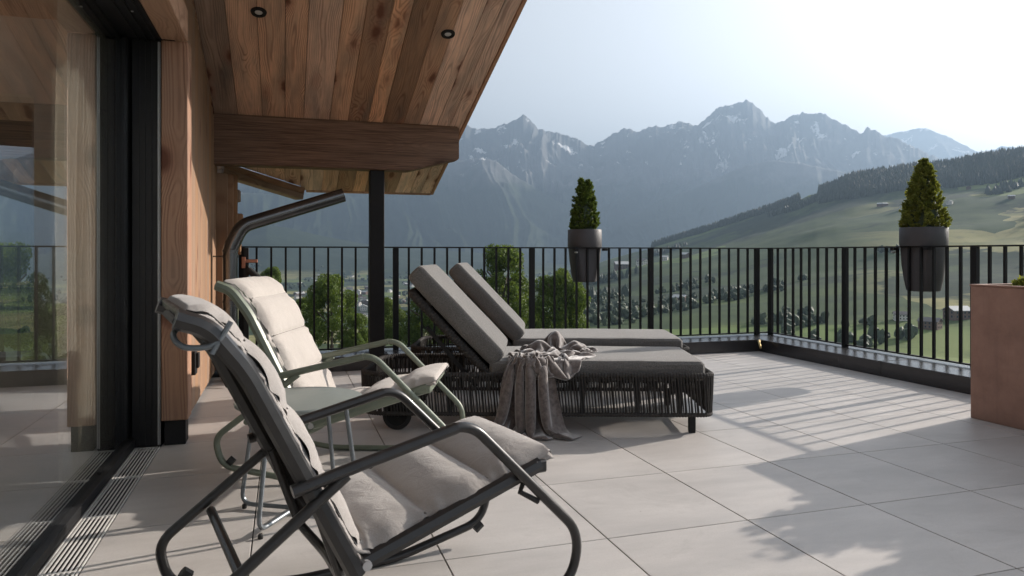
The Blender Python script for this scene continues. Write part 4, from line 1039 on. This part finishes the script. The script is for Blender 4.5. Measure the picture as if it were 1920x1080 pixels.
for k in range(700):
    a = random.random()*6.28; e = math.acos(random.random()); rr = .12*(.6+.4*random.random())
    ps.append(((rr*math.cos(a)*math.sin(e), rr*math.sin(a)*math.sin(e), rr*math.cos(e)*.75), (math.cos(a)*math.sin(e), math.sin(a)*math.sin(e), math.cos(e))))
p = thing('small_spruce', 'low bright green spruce peeping over the planter edge', 'shrub', (4.20, 3.06, H_-.05)); needles('foliage', ps, 7, .045, 2, M['needle2'], p); obj('trunk', MB().tube([(0, 0, -.02), (0, 0, .07)], .012, 6), M['bark'], p)
# taller leafy shrubs in the same planter, outside the frame, whose shadows lie on the tiles
def leafcloud(centers, n, size, seed, zs=.8, shell=.5):
    rg = np.random.default_rng(seed); c_ = np.array([c[:3] for c in centers]); r_ = np.array([c[3] for c in centers])
    w = r_**2; k = rg.choice(len(c_), n, p=w/w.sum()); d = rg.normal(0, 1, (n, 3)); d /= np.linalg.norm(d, axis=1)[:, None]
    rad = r_[k]*(shell+(1-shell)*rg.random(n)**.5); P = c_[k]+d*rad[:, None]*np.array([1, 1, zs])
    nn = d+rg.normal(0, .7, (n, 3)); nn /= np.linalg.norm(nn, axis=1)[:, None]
    a = np.cross(nn, rg.normal(0, 1, (n, 3))); a /= np.linalg.norm(a, axis=1)[:, None]; b = np.cross(nn, a)
    s = size*rg.uniform(.6, 1.25, (n, 1))
    V = np.stack([P-a*s, P-b*s*.55+nn*s*.12, P+a*s, P+b*s*.55+nn*s*.12], 1).reshape(-1, 3); q_ = np.arange(n)[:, None]*4
    return V, np.hstack([q_, q_+1, q_+2, q_+3])
for k, (x, y, hh, lab) in enumerate(((4.19, 2.66, .30, 'low dense shrub next to the small spruce in the rust brown planter'), (4.20, 2.20, .40, 'dense shrub growing in the middle of the rust brown planter'),
                                     (4.19, 1.72, .34, 'loose shrub growing between the two taller ones in the planter'), (4.20, 1.28, .44, 'tall leafy shrub at the near end of the rust brown planter'))):
    p = thing('planter_shrub', lab, 'shrub', (x, y, H_-.05)); rg = random.Random(k+3)
    cs = []; stems = MB()
    for j in range(20):
        a = rg.random()*6.28; ll = rg.uniform(.45, 1)*hh; sp_ = rg.uniform(.04, .24)
        tip = Vector((math.cos(a)*sp_, math.sin(a)*sp_*1.15, ll)); stems.tube([(0, 0, 0), tip*.5+Vector((0, 0, .04)), tip], .004, 5, cap=False)
        for f_ in (.5, .8, 1): cs.append((tip.x*f_, tip.y*f_, tip.z*f_, .055))
    V, Fq = leafcloud(cs, 2300, .024, k+40, 1, .1); link('foliage', arr_mesh('foliage', V, Fq, M['leaf2'], False), p); obj('stems', stems, M['bark'], p)

# ------------------------------------------------------------------ broadleaf trees on the slope below
def ground(x, y): return float(height(np.array([math.atan2(x, y)]), np.array([math.hypot(x, y)]))[0])
tree_meshes = []
for s_ in range(3):
    rg = np.random.default_rng(100+s_); cs = []
    for k in range(46):
        h = rg.random()**.8; a = rg.random()*2*math.pi; env = max(0, 1-max(0, (h-.35)/.68)**2.2)**.5*(.75+.25*min(1, h*3))
        rad = .47*env*rg.uniform(.35, .85); cs.append((rad*math.cos(a), rad*math.sin(a), .14+h*.78, rg.uniform(.08, .15)))
    V, Fq = leafcloud(cs, 19000, .017, 200+s_, .85, .55)
    fm = arr_mesh('crown', V, Fq, M['leaf'], False)
    tr = MB().tube([(0, 0, -.12), (.01, 0, .2), (0, .01, .7)], .03, 8, rfun=lambda q, i: .032*(1-.8*q))
    for k in range(9):
        a = k*2.4; tr.tube([(0, 0, .2+.05*k), (.16*math.cos(a), .16*math.sin(a), .34+.05*k), (.33*math.cos(a), .33*math.sin(a), .44+.05*k)], .01, 5, cap=False)
    tree_meshes.append((fm, tr.mesh('trunk', M['bark'])))
def broad_tree(px, ytop, wpx, dist, kind, label, hscale=None, group=None):
    az = float(px_az(px)); d = dist/math.cos(az-float(PH)) if False else dist
    x, y = d*math.sin(az), d*math.cos(az); ztop = float(px_z(px, ytop, d)); w = wpx*d*math.cos(az-PH)/F
    zg = ground(x, y); h = ztop-zg
    t = thing('broadleaf_tree', label, 'tree', (x, y, zg-.3), random.random()*6.28, group)
    fm, tm = tree_meshes[kind % 3]
    w *= 1.22; hh = min((h+.3)/.97, w*1.30); lift = (h+.3)-hh*.97
    for nm, me in (('crown', fm), ('trunk', tm)):
        o = link(nm, me, t); o.scale = (w/1.0, w/1.0, hh) if nm == 'crown' else (w*.8, w*.8, hh); o.location = (0, 0, lift)
    st_ = MB().tube([(0, 0, -.5), (0, 0, lift+.1*hh)], .035*w, 8); obj('lower_trunk', st_, M['bark'], t)
broad_tree(622, 520, 92, 84, 0, 'round leafy tree just left of the black steel post')
broad_tree(944, 464, 118, 92, 1, 'tallest leafy tree, behind the far lounger backrest')
broad_tree(1048, 508, 112, 84, 2, 'broad leafy tree below the pot on the far railing')
broad_tree(812, 532, 130, 96, 1, 'dark leafy tree directly behind the near lounger backrest')
broad_tree(722, 560, 70, 90, 2, 'leafy tree between the black steel post and the lounger backrests')
broad_tree(510, 503, 46, 150, 0, 'small tree top showing just above the green chair cushion')
broad_tree(668, 590, 60, 70, 1, 'low tree half hidden by the steel post on its left side')
broad_tree(880, 560, 80, 104, 0, 'leafy tree filling the gap between the two lounger backrests')
broad_tree(575, 560, 60, 100, 2, 'low tree beside the round leafy tree, behind the beige cushion')
broad_tree(985, 560, 70, 100, 2, 'lower tree between the tallest tree and the broad tree under the pot')
broad_tree(350, 505, 120, 60, 0, 'leafy tree hidden by the chalet wall')

# ------------------------------------------------------------------ far woods
def forest(name, X, Y, Hh, Wd, m, conifer=True, seed=0, label=None):
    n = len(X); rg = np.random.default_rng(seed); Z = height(np.arctan2(X, Y), np.hypot(X, Y))
    base = []; 
    if conifer:
        k = 5; tiers = [(0.05, .50), (.42, .33), (.36, .44), (.72, .18), (.66, .24), (1.0, .0)]
        vs = []
        for zt, rt in tiers: vs += [(rt*math.cos(2*math.pi*i/k), rt*math.sin(2*math.pi*i/k), zt) for i in range(k)]
        fs = []
        for a, b in ((0, 1), (2, 3), (4, 5)): fs += [(a*k+i, a*k+(i+1) % k, b*k+(i+1) % k, b*k+i) for i in range(k)]
    else:
        bm = bmesh.new(); bmesh.ops.create_icosphere(bm, subdivisions=2, radius=.5)
        for v in bm.verts: v.co *= 1+.45*mnoise.noise(v.co*4.0)+.30*mnoise.noise(v.co*11.0); v.co.z = v.co.z+.5
        vs = [tuple(v.co) for v in bm.verts]; bm.faces.ensure_lookup_table(); bm.verts.index_update(); fs = [tuple(v.index for v in f.verts) for f in bm.faces]; bm.free()
    vs = np.array(vs); fs = np.array(fs)
    a = rg.random(n)*6.28; ca, sa = np.cos(a)[:, None], np.sin(a)[:, None]
    vx = vs[None, :, 0]*Wd[:, None]; vy = vs[None, :, 1]*Wd[:, None]
    jx = 1+rg.normal(0, .12, (n, len(vs)))
    PX = X[:, None]+(vx*ca-vy*sa)*jx; PY = Y[:, None]+(vx*sa+vy*ca)*jx; PZ = Z[:, None]+vs[None, :, 2]*Hh[:, None]-.5
    V = np.stack([PX, PY, PZ], -1).reshape(-1, 3); Fq = (fs[None]+(np.arange(n)*len(vs))[:, None, None]).reshape(-1, fs.shape[1])
    o = link(name, arr_mesh(name, V, Fq, m, False)); return tag(o, label, 'forest', kind='stuff')
def scatter(n, azr, rr, seed, keep):
    rg = np.random.default_rng(seed); az = rg.uniform(azr[0], azr[1], n); r = rr[0]+(rr[1]-rr[0])*rg.random(n)**.75
    k = keep(az, r); return az[k]*1., r[k]*1.
def hill_rc(az): return np.interp(az, px_az([p[0] for p in HILL_R]), [p[1] for p in HILL_R])
def xy(az, r): return r*np.sin(az), r*np.cos(az)
# treeline along the ridge
rg = np.random.default_rng(4)
seg = [(1222, 1300, 520), (1300, 1500, 1500), (1535, 1620, 1100), (1620, 1960, 4200), (1960, 2300, 800)]
AZ = []; RR = []
for a, b, n in seg:
    pxs = rg.uniform(a, b, n); az = px_az(pxs); off = rg.random(n)**1.3*np.interp(pxs, [1222, 1500, 1535, 1620, 2000], [40, 55, 260, 320, 330])
    AZ.append(az); RR.append(hill_rc(az)+25-off)
AZ = np.concatenate(AZ); RR = np.concatenate(RR); X, Y = xy(AZ, RR); n = len(X)
forest('ridge_forest', X, Y, rg.uniform(13, 25, n), rg.uniform(6, 10, n), M['conifer'], True, 1, 'dark conifer forest along the ridge of the right hill')
# patches of wood on the hillside
def patch_keep(th, s=260., seed=60):
    def k(az, r): x, y = xy(az, r); return fbm(x/s, y/s, 3, seed) > th
    return k
az, r = scatter(9000, (float(px_az(1100)), float(px_az(2050))), (900, 2100), 8, patch_keep(.62))
k = r < hill_rc(az)-120; X, Y = xy(az[k], r[k]); n = len(X)
forest('hillside_wood', X, Y, rg.uniform(10, 20, n), rg.uniform(6, 11, n), M['conifer'], True, 2, 'patches of conifer wood on the meadows of the right hill')
az, r = scatter(1500, (float(px_az(1080)), float(px_az(1960))), (480, 1000), 18, patch_keep(.64, 90, 70))
X, Y = xy(az, r); n = len(X)
forest('lower_wood', X, Y, rg.uniform(4.5, 10, n), rg.uniform(3.5, 8, n), M['wood_far'], False, 3, 'leafy copses at the foot of the right hill')
az, r = scatter(3000, (float(px_az(-50)), float(px_az(1100))), (1300, 4300), 28, patch_keep(.60, 210, 80))
X, Y = xy(az, r); n = len(X)
forest('valley_wood', X, Y, rg.uniform(9, 17, n), rg.uniform(9, 18, n), M['wood_far'], False, 4, 'copses and hedges on the valley floor')

# ------------------------------------------------------------------ houses in the valley
def house_mesh(w, l, h, rh, ov=.8):
    b = MB().box(-w/2, w/2, -l/2, l/2, -3, h); b.add([(-w/2, -l/2, h), (w/2, -l/2, h), (0, -l/2, h+rh), (-w/2, l/2, h), (w/2, l/2, h), (0, l/2, h+rh)], [(0, 1, 2), (5, 4, 3)])
    W2 = w/2+ov; dz = rh*ov/(w/2); t = .35; rf = MB()
    for sg in (-1, 1):
        v = [(sg*W2, -l/2-ov, h-dz), (0, -l/2-ov, h+rh), (0, l/2+ov, h+rh), (sg*W2, l/2+ov, h-dz)]; v += [(x, y, z+t) for x, y, z in v]
        rf.add(v, [(0, 3, 2, 1), (4, 5, 6, 7), (0, 1, 5, 4), (3, 7, 6, 2), (0, 4, 7, 3), (1, 2, 6, 5)])
    return b, rf
hb, hr = house_mesh(11, 14, 6.2, 2.6); hw_ = MB()
for lv in (1.2, 4.0):
    for y in (-4.5, -1.5, 1.5, 4.5):
        for sg in (-1, 1): hw_.box(sg*5.5-.06, sg*5.5+.06, y-.6, y+.6, lv, lv+1.4)
    for x in (-3.3, 0, 3.3):
        for sg in (-1, 1): hw_.box(x-.6, x+.6, sg*7-.06, sg*7+.06, lv, lv+1.4)
HBM = [hb.mesh('walls', M['plaster']), hb.mesh('walls', M['housewood'])]; HRM = [hr.mesh('roof', M['rooft']), hr.mesh('roof', M['roofm'])]; HWM = hw_.mesh('windows', M['winglass'])
def add_house(px, py, r, lab, group=None, s=1., rz=None, k=None):
    az = float(px_az(px)); x, y = r*math.sin(az), r*math.cos(az); z = ground(x, y)
    t = thing('house', lab, 'house', (x, y, z), random.random()*3.14 if rz is None else rz, group)
    k = random.randrange(4) if k is None else k
    for nm, me in (('walls', HBM[k % 2]), ('roof', HRM[k//2])):
        o = link(nm, me, t); o.scale = (s, s, s)
    if r < 2000: o = link('windows', HWM, t); o.scale = (s, s, s); o['kind'] = 'stuff'
for px, r, lab, s, rz, k in ((1744, 560, 'timber house with a dark gabled roof left of the long pale roof', .85, .4, 1), (1795, 600, 'long low house with a pale roof beside the planter edge', 1.0, 1.4, 3), (1690, 590, 'small white house furthest left of the three at the hill foot', .7, .9, 0),
                        (1205, 1500, 'white gabled farmhouse halfway up the slope right of the hanging pot', 1.5, .3, 0), (1165, 1520, 'long dark farm building beside the white gabled farmhouse', 1.9, 1.35, 3), (1245, 1480, 'pair of pale gables next along the farm lane', 1.1, .9, 2), (1285, 1450, 'last small barn of the farm lane', 1.2, .2, 3),
                        (1275, 760, 'lone barn with a pale roof on the bright green shoulder', .9, .6, 3), (1110, 1500, 'pale roofed house just under the hanging pot', 1.3, 1.0, 2)):
    add_house(px, 0, r, lab, None, s, rz, k)
rg2 = random.Random(12)
for k in range(110):
    px = rg2.gauss(700, 120) if k < 80 else rg2.uniform(480, 1050); r = rg2.uniform(1500, 2600) if k < 80 else rg2.uniform(2400, 4200)
    k_ = rg2.randrange(4); far_ = 'far across the valley floor' if r > 2400 else 'in the village on the valley floor'
    add_house(px, 0, r, 'tiny %s house with a %s roof %s' % (('white', 'brown timber')[k_ % 2], ('dark', 'pale')[k_//2], far_), 'houses on the valley floor', rg2.uniform(.9, 1.5), rg2.random()*3.14, k_)
for k in range(12):
    px = rg2.uniform(1640, 1900); r = rg2.uniform(1300, 1800)
    k_ = rg2.randrange(4)
    add_house(px, 0, r, 'tiny %s farmhouse with a %s roof on the right hill' % (('white', 'brown timber')[k_ % 2], ('dark', 'pale')[k_//2]), 'farmhouses scattered on the right hill', rg2.uniform(.55, .85), rg2.random()*3.14, k_)
